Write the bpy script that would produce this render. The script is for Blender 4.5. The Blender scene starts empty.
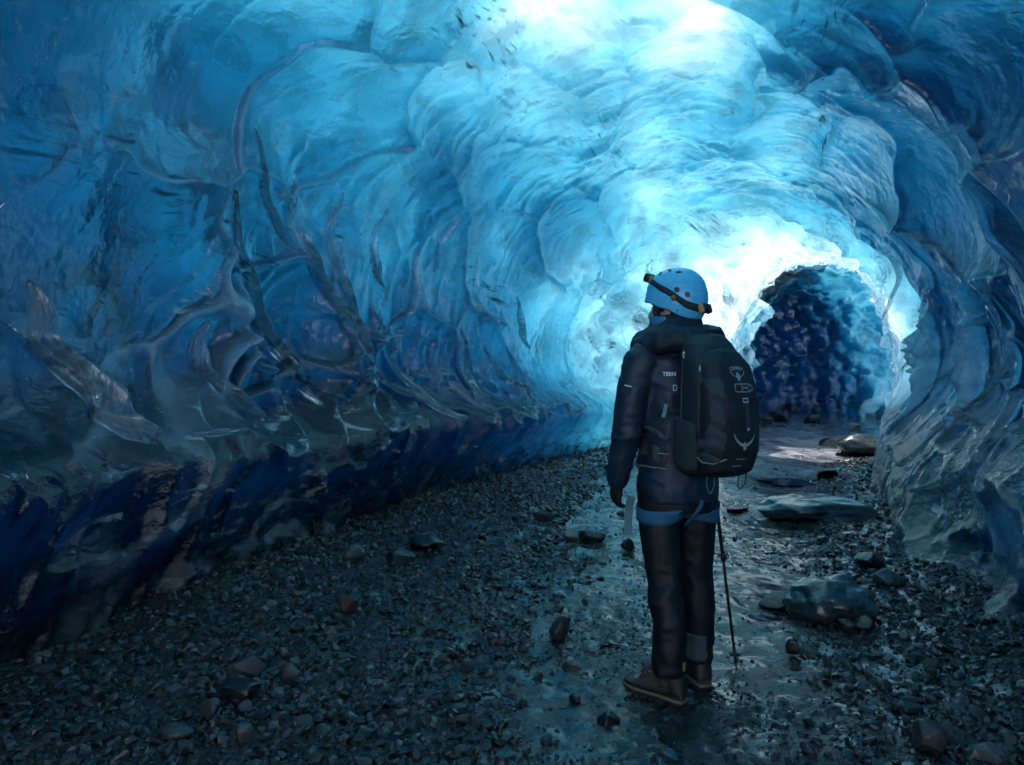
import bpy, bmesh, math, random, time
import numpy as np
from mathutils import Vector, Matrix

T0 = time.time()
scene = bpy.context.scene
COL = scene.collection
RNG = np.random.default_rng(7)
R = math.radians

# ------------------------------------------------------------------ noise
def _hash(ix, iy, iz, k):
    h = (ix.astype(np.int64) * 374761393 + iy.astype(np.int64) * 668265263 + iz.astype(np.int64) * 2147483647 + k * 974634777) & 0xFFFFFFFF
    h = ((h ^ (h >> 13)) * 1274126177) & 0xFFFFFFFF
    h = ((h ^ (h >> 16)) * 2246822519) & 0xFFFFFFFF
    h = h ^ (h >> 15)
    return (h & 0xFFFFFF).astype(np.float64) / float(0xFFFFFF)

def vnoise(x, y, z=None, seed=0):
    """smooth value noise in -1..1"""
    x = np.asarray(x, float); y = np.asarray(y, float)
    z = np.zeros_like(x) if z is None else np.asarray(z, float)
    ix, iy, iz = np.floor(x), np.floor(y), np.floor(z)
    fx, fy, fz = x - ix, y - iy, z - iz
    fx = fx * fx * fx * (fx * (fx * 6 - 15) + 10); fy = fy * fy * fy * (fy * (fy * 6 - 15) + 10); fz = fz * fz * fz * (fz * (fz * 6 - 15) + 10)
    flat = not np.any(z)
    out = 0
    for dz in ((0,) if flat else (0, 1)):
        wz = 1.0 if flat else (fz if dz else 1 - fz)
        for dx in (0, 1):
            for dy in (0, 1):
                out = out + _hash(ix + dx, iy + dy, iz + dz, seed) * (fx if dx else 1 - fx) * (fy if dy else 1 - fy) * wz
    return out * 2 - 1

def fbm(x, y, z=None, octs=4, seed=0):
    a, o, n = 1.0, 0.0, 0.0
    for k in range(octs):
        f = 2.03 ** k
        o = o + a * vnoise(x * f, y * f, None if z is None else z * f, seed + k * 17); n += a; a *= .5
    return o / n

def smooth(a, b, x):
    t = np.clip((x - a) / (b - a), 0, 1)
    return t * t * (3 - 2 * t)

def worley(x, y, seed, jit=.85):
    """F1, F2 and the id value of the nearest cell"""
    ix, iy = np.floor(x), np.floor(y)
    F1 = np.full(x.shape, 9.0); F2 = np.full(x.shape, 9.0); ID = np.zeros(x.shape); DX = np.zeros(x.shape); DY = np.zeros(x.shape)
    o = np.zeros_like(ix)
    for dx in (-1, 0, 1):
        for dy in (-1, 0, 1):
            cx, cy = ix + dx, iy + dy
            stag = .5 * (np.mod(cx, 2))
            px = cx + .5 + jit * (_hash(cx, cy, o, seed) - .5)
            py = cy + .5 + jit * (_hash(cx, cy, o, seed + 5) - .5)
            ex, ey = x - px, y - py
            d = np.sqrt(ex * ex + ey * ey)
            m = d < F1
            F2 = np.where(m, F1, np.minimum(F2, d))
            F1 = np.where(m, d, F1)
            ID = np.where(m, _hash(cx, cy, o, seed + 9), ID)
            DX = np.where(m, ex, DX); DY = np.where(m, ey, DY)
    return F1, F2, ID, DX, DY

# ------------------------------------------------------------------ mesh + node helpers
def mesh_np(name, co, faces, mats, smooth_shade=True, attrs=None):
    """faces: (n,4) or (n,3) int array"""
    me = bpy.data.meshes.new(name)
    n, k = faces.shape
    me.vertices.add(len(co)); me.vertices.foreach_set('co', np.ascontiguousarray(co, np.float32).ravel())
    me.loops.add(n * k); me.loops.foreach_set('vertex_index', faces.astype(np.int32).ravel())
    me.polygons.add(n)
    me.polygons.foreach_set('loop_start', np.arange(0, n * k, k, dtype=np.int32))
    me.polygons.foreach_set('use_smooth', np.full(n, smooth_shade, bool))
    for m in mats: me.materials.append(m)
    for an, av in (attrs or {}).items():
        a = me.attributes.new(an, 'FLOAT', 'POINT'); a.data.foreach_set('value', np.ascontiguousarray(av, np.float32))
    me.update(calc_edges=True); me.validate()
    return me

def link(name, me, parent=None):
    o = bpy.data.objects.new(name, me); COL.objects.link(o)
    if parent is not None: o.parent = parent
    return o

def grid_faces(nu, nv, off=0, flip=False):
    i, j = np.meshgrid(np.arange(nu - 1), np.arange(nv - 1), indexing='ij')
    a = i * nv + j
    q = np.stack([a, a + 1, a + nv + 1, a + nv], -1).reshape(-1, 4) + off
    return q[:, ::-1] if flip else q

class NT:
    """small node-tree writer"""
    def __init__(s, name):
        s.m = bpy.data.materials.new(name); s.m.use_nodes = True
        s.t = s.m.node_tree; s.t.nodes.clear()
        s.out = s.n('ShaderNodeOutputMaterial')
    def n(s, typ, **kw):
        nd = s.t.nodes.new(typ)
        for k, v in kw.items():
            if k.startswith('_'): setattr(nd, k[1:], v)
        for k, v in kw.items():
            if not k.startswith('_'):
                key = k.replace('__', ' ')
                s.set(nd, key, v)
        return nd
    def set(s, nd, key, v):
        sock = nd.inputs[int(key[1:])] if key[0] == 'i' and key[1:].isdigit() else nd.inputs[key]
        if isinstance(v, bpy.types.NodeSocket): s.t.links.new(v, sock)
        elif isinstance(v, bpy.types.Node): s.t.links.new(v.outputs[0], sock)
        else: sock.default_value = v
    def math(s, op, a, b=0.0, clamp=False):
        nd = s.n('ShaderNodeMath', _operation=op, _use_clamp=clamp, i0=a, i1=b); return nd.outputs[0]
    def ramp(s, f, stops, interp='LINEAR'):
        nd = s.n('ShaderNodeValToRGB', i0=f); cr = nd.color_ramp; cr.interpolation = interp
        while len(cr.elements) < len(stops): cr.elements.new(.5)
        for e, (p, c) in zip(cr.elements, stops):
            e.position = p; e.color = (c, c, c, 1) if not isinstance(c, tuple) else (*c[:3], 1)
        return nd.outputs[0]
    def noise(s, vec, scale, detail=4, rough=.55, dist=0.0):
        nd = s.n('ShaderNodeTexNoise', Vector=vec, Scale=scale, Detail=detail, Roughness=rough, Distortion=dist); return nd.outputs[0]
    def noise_warp(s, vec, scale, amt):
        nd = s.n('ShaderNodeTexNoise', Vector=vec, Scale=scale)
        mu = s.n('ShaderNodeVectorMath', _operation='SCALE', i0=nd.outputs['Color'], Scale=amt)
        return s.n('ShaderNodeVectorMath', _operation='ADD', i0=vec, i1=mu.outputs[0]).outputs[0]
    def mapping(s, vec, scale=(1, 1, 1), rot=(0, 0, 0), loc=(0, 0, 0)):
        return s.n('ShaderNodeMapping', Vector=vec, Scale=scale, Rotation=rot, Location=loc).outputs[0]
    def coord(s, k='Object'):
        return s.n('ShaderNodeTexCoord').outputs[k]
    def mix(s, f, a, b):
        return s.n('ShaderNodeMixShader', i0=f, i1=a, i2=b).outputs[0]
    def mixc(s, f, a, b):
        nd = s.n('ShaderNodeMix', _data_type='RGBA'); s.set(nd, 'i0', f); s.set(nd, 'i6', a); s.set(nd, 'i7', b); return nd.outputs[2]
    def bump(s, h, strength, dist, normal=None):
        nd = s.n('ShaderNodeBump', Height=h, Strength=strength, Distance=dist)
        if normal is not None: s.set(nd, 'Normal', normal)
        return nd.outputs[0]
# ------------------------------------------------------------------ the cave: a bent tube of ice, thick at the sides and thin overhead
CTRL = np.array([(-5.5,-15),(-3.2,-11),(-1.7,-7.5),(-.95,-4),(-.5,-1),(-.15,2),(.35,4),(1.05,6),(1.95,8),(2.95,10),(4.05,12),(5.3,14),(6.45,16),(7.15,18),(7.15,20),(6.3,22),(4.7,23.6),(2.4,24.6),(0,25)], float)
def _cr(P, n=60):
    out = []
    P = np.vstack([2*P[0]-P[1], P, 2*P[-1]-P[-2]])
    t = np.linspace(0, 1, n, endpoint=False)[:, None]
    for k in range(1, len(P) - 2):
        a, b, c, d = P[k-1], P[k], P[k+1], P[k+2]
        out.append(.5*((2*b)+(c-a)*t+(2*a-5*b+4*c-d)*t*t+(3*b-a-3*c+d)*t**3))
    return np.vstack(out + [P[-2:-1]])
PATH = _cr(CTRL)
_k = np.exp(-np.linspace(-2.2, 2.2, 121)**2); _k /= _k.sum()
PATH = np.stack([np.convolve(np.pad(PATH[:, i], 60, mode='reflect', reflect_type='odd'), _k, 'valid') for i in (0, 1)], 1)
_ds = np.r_[0, np.cumsum(np.hypot(*np.diff(PATH, axis=0).T))]
_u0 = np.interp(0, PATH[:, 1][:700], _ds[:700])
PU = _ds - _u0
def path(u):
    x = np.interp(u, PU, PATH[:, 0]); y = np.interp(u, PU, PATH[:, 1])
    e = .25
    dx = np.interp(u + e, PU, PATH[:, 0]) - np.interp(u - e, PU, PATH[:, 0]); dy = np.interp(u + e, PU, PATH[:, 1]) - np.interp(u - e, PU, PATH[:, 1])
    l = np.hypot(dx, dy) + 1e-9
    return x, y, dx / l, dy / l

UA = float(np.interp(12.6, PATH[:, 1][:1000], PU[:1000]))     # the arch
UJ = UA + .85                                                  # where the tunnel ends and the arch block begins
PH = R(131)

def section(u, phi):
    """undisturbed inner wall: position and outward normal"""
    x, y, tx, ty = path(u)
    m = smooth(UA - 3.0, UA + .25, u)
    m = m ** 1.5
    far = smooth(UA + 1.0, UA + 4.0, u)
    a = 2.5 + (1.36 - 2.5) * m + far * .55
    b = 2.95 + (2.0 - 2.95) * m + far * .35
    zc = 1.38 + (1.55 - 1.38) * m
    off = .90 * m - far * .1
    s, c = np.sin(phi), np.cos(phi)
    # squared-off shoulders a little
    X = a * np.sign(s) * np.abs(s) ** .93; Z = zc + b * np.sign(c) * np.abs(c) ** .96
    Z = np.where(c < 0, zc + (zc + .55) * c / abs(math.cos(PH)), Z)
    nx, nz = s / a, c / b; l = np.hypot(nx, nz); nx, nz = nx / l, nz / l
    # right normal of the path is (ty,-tx)
    P = np.stack([x + ty * (X + off), y - tx * (X + off), Z], -1)
    N = np.stack([ty * nx, -tx * nx, nz], -1)
    T = np.stack([tx, ty, np.zeros_like(tx)], -1)
    return P, N, T, m

_ug = np.linspace(-30, 60, 9001)
def cell_scale(u):
    return 1.0 + .45 * smooth(4.2, 1.5, u) - .55 * smooth(5.0, UA - .5, u)
_U = np.cumsum(1 / (.86 * cell_scale(_ug))) * (_ug[1] - _ug[0])

def bubbles(x, y, seed, jit=.8, wv=.22, tilt=0.0):
    """overlapping round hollows: depth of the deepest and of the next one"""
    ix, iy = np.floor(x), np.floor(y)
    H1 = np.full(x.shape, -9.0); H2 = np.full(x.shape, -9.0); EX = np.zeros(x.shape)
    o = np.zeros_like(ix)
    for dx in (-1, 0, 1):
        for dy in (-2, -1, 0, 1, 2):
            cx, cy = ix + dx, iy + dy
            st = .5 * np.mod(cx, 2)
            px = cx + .5 + jit * (_hash(cx, cy, o, seed) - .5)
            py = cy + .5 + st + jit * (_hash(cx, cy, o, seed + 5) - .5)
            ex, ey = x - px, y - py
            h = wv * _hash(cx, cy, o, seed + 9) - ex * ex - ey * ey - tilt * ex
            m = h > H1
            H2 = np.where(m, H1, np.maximum(H2, h)); H1 = np.where(m, h, H1); EX = np.where(m, ex, EX)
    return H1, H2, EX

# the large hollows one can tell apart on the two walls: seen at (x, y) from the spot of the photograph, half width, half height, depth
HOLLOWS = [(380,165,88,88,.42),(318,238,52,66,.30),(412,236,74,80,.36),(442,270,66,92,.34),(470,282,58,74,.28),(322,316,44,70,.30),(452,352,42,64,.24),
 (524,282,52,66,.26),(536,205,62,54,.24),(505,345,34,58,.2),(556,335,38,58,.2),(598,350,30,54,.16),(292,78,108,150,.40),(185,268,125,100,.34),(482,146,46,46,.24),
 (562,62,72,68,.30),(548,150,50,46,.2),(60,120,130,170,.40),(60,380,95,110,.30),(225,385,72,70,.22),(150,470,100,60,.18),(330,420,60,46,.18),
 (655,150,36,46,.16),(700,105,52,52,.2),(640,215,34,28,.12),(585,255,40,40,.16),
 (905,205,98,125,.42),(965,405,60,135,.34),(930,375,46,112,.28),(903,345,36,92,.24),(1015,330,60,170,.36),(965,540,48,62,.26),(1020,600,50,80,.3),(840,170,52,58,.24),(790,150,40,46,.18),(980,90,90,110,.3)]
FPX, CAMZ = 690.0, 1.35
def _pix(P):
    return 512 + FPX * P[..., 0] / P[..., 1], 382.5 - FPX * (P[..., 2] - CAMZ) / P[..., 1]
def _place():
    uu, pp = np.meshgrid(np.linspace(1.0, UA, 900), np.linspace(-2.1, 2.1, 700), indexing='ij')
    P = section(uu, pp)[0]; X, Y = _pix(np.where(P[..., 1:2] > .6, P, np.array([0, 1e-3, 50.])))
    out = []
    for (x, y, w, h, dep) in HOLLOWS:
        cx = x if x < 512 else x
        k = np.argmin((X - cx) ** 2 + (Y - y) ** 2); u0, p0 = uu.flat[k], pp.flat[k]
        e = .05
        q = np.array([section(np.array([a]), np.array([b]))[0][0] for a, b in ((u0, p0), (u0 + e, p0), (u0, p0 + e))])
        qx, qy = _pix(q)
        J = np.array([[(qx[1] - qx[0]) / e, (qx[2] - qx[0]) / e], [(qy[1] - qy[0]) / e, (qy[2] - qy[0]) / e]])
        M = J.T @ np.diag([1 / w ** 2, 1 / h ** 2]) @ J
        # keep the hollow of a natural shape: no axis shorter than .22 m nor longer than 1.3 m
        Rm = 2.6; S_ = np.diag([1, 1 / Rm]); ev, V = np.linalg.eigh(S_ @ M @ S_)
        ev = np.clip(ev, 1 / 1.3 ** 2, 1 / .22 ** 2); M = np.linalg.inv(S_) @ (V @ np.diag(ev) @ V.T) @ np.linalg.inv(S_)
        out.append((u0, p0, M, dep * (.5 if x < 250 else 1.25)))
    return out
PLACED = _place()

def ice_inner(u, phi):
    P, N, T, m = section(u, phi)
    px, py, pz = P[..., 0], P[..., 1], P[..., 2]
    sc = cell_scale(u)
    U = np.interp(u, _ug, _U)
    isc = 1 / sc
    wu = .50 * vnoise(u * .55, phi * 1.5, seed=3) + .22 * vnoise(u * 1.5 * isc, phi * 4 * isc, seed=5) + .07 * vnoise(u * 4 * isc, phi * 10 * isc, seed=6)
    ws = .55 * vnoise(u * .55, phi * 1.5, seed=4) + .25 * vnoise(u * 1.5 * isc, phi * 4 * isc, seed=7) + .07 * vnoise(u * 4 * isc, phi * 10 * isc, seed=8)
    U = U + wu
    S = phi * 2.6 / (1.2 * sc) + ws
    # crest lines sweep back towards the floor, as rims cut by flowing air do
    U = U + .55 * (np.abs(phi) - .9) * smooth(0, .6, np.abs(phi))
    top = 1 - smooth(.25, .95, np.abs(phi))
    low = smooth(1.25, 0.25, pz) * (1 - m)
    H1, H2, EX = bubbles(U, S, 11, .98, .5, .42)
    D = (.52 - .2 * top) * sc * (1 - .55 * low) * (1 + .6 * m)
    far = smooth(UA + .3, UA + 3, u)
    D = D * (1 + .3 * far)
    D = D * (1 - .45 * smooth(.5, 1.0, phi) * (1 - m)) * (1 - .45 * smooth(4.4, 3.0, u) * smooth(.2, -.4, phi))
    d1 = D * np.minimum(H1 - .08, .28 + .25 * (H1 - .36)); d2 = D * np.minimum(H2 - .08, .28 + .25 * (H2 - .36))
    wob = 1 + .28 * vnoise(u * 1.9, phi * 4.6, seed=16) + .08 * vnoise(u * 5, phi * 12, seed=18)
    du0 = .075 * vnoise(u * 1.6, phi * 4, seed=17) + .02 * vnoise(u * 5, phi * 12, seed=19); dp0 = .03 * vnoise(u * 1.7, phi * 4, seed=20) + .008 * vnoise(u * 5, phi * 12, seed=22)
    for (u0, p0, M, dep) in PLACED:
        du, dp = u - u0 + du0, phi - p0 + dp0
        q = (M[0, 0] * du * du + 2 * M[0, 1] * du * dp + M[1, 1] * dp * dp) * wob
        hh = np.where(q < 2.2, .05 + dep * (1 - q - .75 * np.clip(du * M[0, 0] ** .5, -1.2, 1.2)) * .72, -9)
        n1 = hh > d1
        d2 = np.where(n1, d1, np.maximum(d2, hh)); d1 = np.where(n1, hh, d1)
    disp = d1.copy()
    dH = (d1 - d2) / (.5 * sc)
    crest = np.exp(-(dH / (.034 + .03 * np.abs(vnoise(u * 1.1, phi * 3, seed=15)))) ** 2 * 1.1)
    finv = smooth(-.5, .6, vnoise(U * .8 + 9, S * .8, seed=21))
    side = smooth(.45, 1.1, np.abs(phi)) * (1 - low) * (.55 + .75 * np.exp(-((pz - 1.7) / .55) ** 2))
    side0 = smooth(.45, 1.0, np.abs(phi))
    fin = crest * (.012 + .13 * finv * side * 1.3) * sc * (1 - .6 * m)
    fin = fin * (.10 + .90 * smooth(3.4, 5.0, u)) * (1 + 1.5 * np.exp(-((pz - 1.75) / .6) ** 2) * smooth(3.8, 5.2, u))
    disp -= fin
    lean = -.10 * crest * side * sc * (1 - m)
    low2 = smooth(1.75, .9, pz) * (1 - m)
    # second and third generations of hollows
    G1, G2, _ = bubbles(U * 2.6 + .3 * vnoise(u * 2, phi * 5, seed=31), S * 2.0, 41, .9, .35, .45)
    a2 = (.030 + .05 * smooth(-.2, .6, vnoise(u * .6, phi * 1.7, seed=51)) + .13 * m * (1 - .5 * far) + .06 * low2) * np.minimum(sc, 1)
    mid = side0 * smooth(3.2, 5.0, u) * np.exp(-((pz - 1.45) / .62) ** 2) * (1 - m)
    rgt = smooth(.5, 1.0, phi) * (1 - m)
    a2 = (a2 + .085 * mid * sc) * (1 - .65 * rgt)
    disp += a2 * (G1 + .12) * 1.5
    c2 = np.exp(-((G1 - G2) / .09) ** 2); disp -= .050 * mid * c2 * (.4 + .9 * smooth(-.3, .5, vnoise(U * 2, S * 2, seed=44)))
    disp -= .3 * a2 * np.exp(-((G1 - G2) / .12) ** 2) * .6
    K1, K2, _ = bubbles(U * 6.5, S * 5.5 + .4 * vnoise(u * 5, phi * 11, seed=61), 71)
    disp += (.006 * smooth(-.2, .5, vnoise(u * .8, phi * 2, seed=66)) + (.05 * low2 + .022 * mid) * (1 - .7 * rgt) + .045 * m * (1 - .85 * far)) * np.minimum(sc, 1) * K1 * 1.3
    # broad swells
    disp += .16 * vnoise(px * .45, py * .45, pz * .45, seed=81) * (1 - .6 * m) + .05 * vnoise(px * 1.3, py * 1.3, pz * 1.3, seed=82)
    # facets on the wall that faces down the cave, round the arch
    x0, y0, tx, ty = path(u)
    lat = (px - x0) * ty - (py - y0) * tx
    B1, B2, _ = bubbles(lat / .42 + .25 * vnoise(lat * 2, pz * 2, seed=120), pz / .40 + .25 * vnoise(lat * 2, pz * 2, seed=121), 123, .95, .4)
    disp += .15 * m * (1 - far) * smooth(UA + .2, UA - .8, u) * (B1 - .1)
    # flow layering of the dirty ice near the floor
    disp += low * (1 - .6 * rgt) * .045 * fbm(px * 1.2 + py * .5, pz * 5.5 + .8 * vnoise(px, py, seed=90), seed=91)
    disp -= (.12 + .20 * smooth(5.0, 2.5, u)) * smooth(1.5, .15, pz) * (phi > 0) * (1 - m)
    disp = disp * (1 - .5 * np.exp(-((u - UA - .25) / .55) ** 2))
    # foot of the wall: a belly of old ice over an undercut
    left = np.where(phi < 0, 1.0, .35) * (1 - m)
    disp += -.42 * left * np.exp(-((pz - .84) / .36) ** 2) + .18 * left * smooth(.42, .0, pz)
    Q = P + N * disp[..., None] + T * lean[..., None]
    for _ in range(1):                       # melt-rounded edges
        Q[1:-1] = .25 * Q[:-2] + .5 * Q[1:-1] + .25 * Q[2:]
        Q[:, 1:-1] = .25 * Q[:, :-2] + .5 * Q[:, 1:-1] + .25 * Q[:, 2:]
    return P, N, Q, m, disp, crest * (.25 + .75 * finv)

def thickness(u, phi):
    """metres of ice between the wall and the open air above the glacier"""
    a = np.abs(phi); L = phi < 0
    side = np.where(L, .95 * smooth(.2, 1.0, a) + .8 * smooth(.95, 1.5, a) + 3.4 * smooth(1.45, 1.95, a) + 4.0 * smooth(1.7, 2.05, a),
                       .85 * smooth(.15, .8, a) + .5 * smooth(.8, 1.5, a) + .25 * smooth(1.5, 2.1, a))
    t = .64 + side
    n = .5 + .5 * fbm(u * .45, phi * 1.3, octs=3, seed=101)
    t = t * (.65 + .7 * n)
    # thin roof over the middle of the cave and towards the arch
    t = t * (1 - .5 * np.exp(-((u - 6.0) / 1.3) ** 2 - ((phi - .16) / .26) ** 2))
    t = t * np.where(L, 1 - .42 * np.exp(-((a - 1.22) / .40) ** 2) * smooth(3.6, 5.6, u), 1 - .35 * np.exp(-((a - 1.45) / .5) ** 2) * smooth(2.6, 4.2, u))
    near_arch = smooth(UA - 5.2, UA - 1.0, u)
    t = t * (1 - .5 * near_arch)
    t = t * (1 - smooth(UA - 2.4, UA - .9, u)) + smooth(UA - 2.4, UA - .9, u) * (.07 + .72 * smooth(UA - .1, UA - 1.3, u) + .10 * smooth(1.2, 2.0, a))
    f = smooth(UA + 1.2, UA + 3.6, u)
    t = t + f * .10 + smooth(UA + 2.2, UA + 4.5, u) * np.where(L, 1.7, .30) + .6 * smooth(UA + 6, UA + 9, u) + 2.0 * smooth(UA + 7.6, UA + 10.2, u)
    t = t + .5 * smooth(1.5, -3, u)
    # daylight falls through a paper-thin roof just behind the arch
    t = np.where((u > UA - .5) & (u < UA + 4.5), t * (1 - .9 * smooth(1.5, .9, a) * smooth(UA - .5, UA + .6, u) * smooth(UA + 4.2, UA + 2.8, u)), t)
    return np.maximum(t, .05)

def ice_block(name, us, nphi, mat, p0=-PH, p1=PH):
    ph = np.linspace(p0, p1, nphi)
    u, p = np.meshgrid(us, ph, indexing='ij')
    P, N, Q, m, disp, rim = ice_inner(u, p)
    co = [Q.reshape(-1, 3)]; fa = [grid_faces(len(us), nphi, 0, flip=False)]
    att = [np.zeros(Q[..., 0].size)]
    # outer skin, coarser
    uo = us[::5] if (len(us) - 1) % 5 == 0 else np.r_[us[::5], us[-1]]
    po = ph[::5] if (nphi - 1) % 5 == 0 else np.r_[ph[::5], ph[-1]]
    u2, p2 = np.meshgrid(uo, po, indexing='ij')
    P2, N2, T2, m2 = section(u2, p2)
    t2 = thickness(u2, p2)
    base = .16 * vnoise(P2[..., 0] * .45, P2[..., 1] * .45, P2[..., 2] * .45, seed=81) * (1 - .6 * m2)
    # never let the outer skin cut into a hollow of the inner wall
    iu = np.minimum(np.searchsorted(us, uo), len(us) - 1); ip = np.minimum(np.searchsorted(ph, po), nphi - 1)
    mx = np.full(u2.shape, -9.0)
    for di in range(-6, 7, 2):
        for dj in range(-6, 7, 2):
            mx = np.maximum(mx, disp[np.clip(iu + di, 0, len(us) - 1)][:, np.clip(ip + dj, 0, nphi - 1)])
    O = P2 + N2 * np.maximum(base + .0 + t2 + (1.7 - 1.8 * smooth(.95, .45, np.abs(p2))) * disp[iu][:, ip], mx + .05)[..., None]  # unseen skin bent with the hollows so wall ridges pass more light
    off = len(co[0]); co.append(O.reshape(-1, 3)); fa.append(grid_faces(len(uo), len(po), off, flip=True)); att.append(np.ones(O[..., 0].size))
    n = off + len(co[1])
    # close the four rims with strips (inner edge to outer edge)
    def strip(A, B, flip, crust=1.0):
        nonlocal n
        k = len(A)
        # resample B to A
        tb = np.linspace(0, 1, len(B)); ta = np.linspace(0, 1, k)
        Bi = np.stack([np.interp(ta, tb, B[:, i]) for i in range(3)], 1)
        co.append(np.stack([A, Bi], 1).reshape(-1, 3)); fa.append(grid_faces(k, 2, n, flip)); att.append(np.full(2 * k, crust)); n += 2 * k
    strip(Q[:, 0], O[:, 0], True); strip(Q[:, -1], O[:, -1], False)
    strip(Q[0], O[0], False, 0.0); strip(Q[-1], O[-1], True, 0.0)
    me = mesh_np(name, np.vstack(co), np.vstack(fa)[:, ::-1], [mat], True, {'outer': np.concatenate(att), 'rim': np.r_[rim.ravel(), np.zeros(n - rim.size)],
        'along': np.r_[u.ravel(), np.zeros(n - rim.size)], 'around': np.r_[p.ravel(), np.zeros(n - rim.size)]})
    o = link(name, me); o['kind'] = 'structure'
    return o
def make_ice():
    t = NT('glacier_ice')
    co = t.coord('Object')
    outer = t.n('ShaderNodeAttribute', _attribute_name='outer').outputs['Fac']
    # surface: dielectric with fine ripples
    n1 = t.noise(co, 9.0, 3, .5, .4); n2 = t.noise(co, 34.0, 4, .6)
    n0 = t.noise(t.noise_warp(co, 4.0, .12), 4.0, 3, .5)
    low = t.ramp(t.math('MULTIPLY', t.n('ShaderNodeSeparateXYZ', i0=co).outputs[2], .25), [(.2, 1.0), (.42, 0.0)])
    b = t.bump(n0, .35, .10); b = t.bump(n1, .45, .05, b); b = t.bump(n2, t.math('ADD', .25, t.math('MULTIPLY', low, .4)), .018, b)
    fr = t.n('ShaderNodeFresnel', IOR=1.55, Normal=b).outputs[0]
    refr = t.n('ShaderNodeBsdfRefraction', Color=(1, 1, 1, 1), Roughness=.16, IOR=1.31, Normal=b)
    glo = t.n('ShaderNodeBsdfAnisotropic', Color=(1, 1, 1, 1), Roughness=.04, Normal=b)
    ice = t.mix(fr, refr.outputs[0], glo.outputs[0])
    milk = t.mix(.5, t.n('ShaderNodeBsdfDiffuse', Color=(.66, .90, .96, 1), Normal=b).outputs[0], t.n('ShaderNodeBsdfTranslucent', Color=(.66, .90, .96, 1), Normal=b).outputs[0])
    al = t.n('ShaderNodeAttribute', _attribute_name='along').outputs['Fac']; ar = t.n('ShaderNodeAttribute', _attribute_name='around').outputs['Fac']
    rim = t.n('ShaderNodeAttribute', _attribute_name='rim').outputs['Fac']
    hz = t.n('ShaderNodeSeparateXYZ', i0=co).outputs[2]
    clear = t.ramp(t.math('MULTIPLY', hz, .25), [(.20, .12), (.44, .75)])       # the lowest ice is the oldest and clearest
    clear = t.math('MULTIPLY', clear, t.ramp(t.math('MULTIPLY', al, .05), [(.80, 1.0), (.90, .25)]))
    cloud = t.ramp(t.noise(t.noise_warp(co, 1.5, .5), 1.4, 5, .6), [(.38, .06), (.66, .30)])
    ice = t.mix(t.math('MULTIPLY', clear, t.math('ADD', cloud, t.math('MULTIPLY', rim, .26))), ice, milk)  # crest rims whitened in colour to imitate light caught on them
    # dirt layers, bubbles and frost frozen into the wall
    uv = t.n('ShaderNodeCombineXYZ', X=al, Y=ar).outputs[0]
    uvw = t.noise_warp(uv, 1.2, .10)
    st = t.noise(t.mapping(uvw, (1.3, 17, 1), (0, 0, .12)), 1.2, 3, .55, .2)
    st2 = t.noise(t.mapping(uvw, (2.6, 44, 1), (0, 0, .16), (3, 1, 0)), 1.2, 3, .6, .2)
    where = t.noise(t.mapping(uv, (.5, 1.6, 1), loc=(4.2, 1.3, 0)), 1.0, 2)
    wob = t.noise(t.mapping(uv, (.6, .6, 1)), 1.0, 3)
    band = lambda c, w: t.math('POWER', 2.718, t.math('MULTIPLY', -1.0, t.math('POWER', t.math('ABSOLUTE', t.math('DIVIDE', t.math('ADD', ar, t.math('SUBTRACT', t.math('MULTIPLY', wob, .5), c)), w)), 2.0)))
    bands = t.math('ADD', band(-.12, .15), t.math('ADD', band(.85, .10), band(-.95, .07)))
    where = t.math('MULTIPLY', t.ramp(where, [(.38, 0), (.54, 1)]), bands)
    dirt = t.math('MULTIPLY', t.math('MAXIMUM', t.ramp(st, [(.59, 0), (.69, 1)]), t.ramp(st2, [(.59, 0), (.68, .8)])), where)
    speck = t.n('ShaderNodeTexVoronoi', Vector=t.noise_warp(co, 3.0, .05), Scale=26.0)
    sw = t.noise(co, 1.1, 3)
    bub = t.math('MULTIPLY', t.ramp(speck.outputs['Distance'], [(.06, 1), (.13, 0)]), t.ramp(sw, [(.52, 0), (.6, 1)]))
    fr2 = t.noise(t.mapping(co, (1, 1, 3.2), (.25, .1, 0)), 2.3, 7, .68, .6)
    frost = t.math('MULTIPLY', t.ramp(fr2, [(.58, 0), (.70, .75)]), t.ramp(t.noise(co, .55, 2), [(.42, 0), (.55, 1)]))
    frost = t.math('MULTIPLY', frost, t.ramp(t.math('MULTIPLY', al, .05), [(.55, 1.0), (.65, .0)]))
    rime = t.mix(.25, t.n('ShaderNodeBsdfDiffuse', Color=(.86, .92, .95, 1), Normal=b).outputs[0], t.n('ShaderNodeBsdfTranslucent', Color=(.86, .92, .95, 1)).outputs[0])
    edge = t.math('MULTIPLY', t.math('POWER', rim, 1.5), t.math('MULTIPLY', .16, t.ramp(t.math('ABSOLUTE', ar), [(.6, 0), (1.0, 1)])))  # pale highlight painted along the side crests, mixed in with the frost
    ice = t.mix(t.math('MAXIMUM', edge, t.math('MAXIMUM', bub, frost)), ice, rime)
    ice = t.mix(t.math('MULTIPLY', dirt, .92), ice, t.n('ShaderNodeBsdfDiffuse', Color=(.012, .016, .02, 1), Normal=b).outputs[0])
    # basal sediment: grit melted out along the foot of the wall
    gn = t.noise(t.mapping(co, (1, 1, 3)), 3.0, 6, .65)
    basal = t.ramp(t.math('ADD', t.math('MULTIPLY', hz, 1.0), t.math('MULTIPLY', t.math('SUBTRACT', gn, .5), 1.3)), [(.12, .85), (.62, 0)])
    sed = t.n('ShaderNodeBsdfPrincipled', Base__Color=t.mixc(gn, (.003, .005, .007, 1), (.012, .017, .022, 1)), Roughness=.35, Normal=b)
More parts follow.
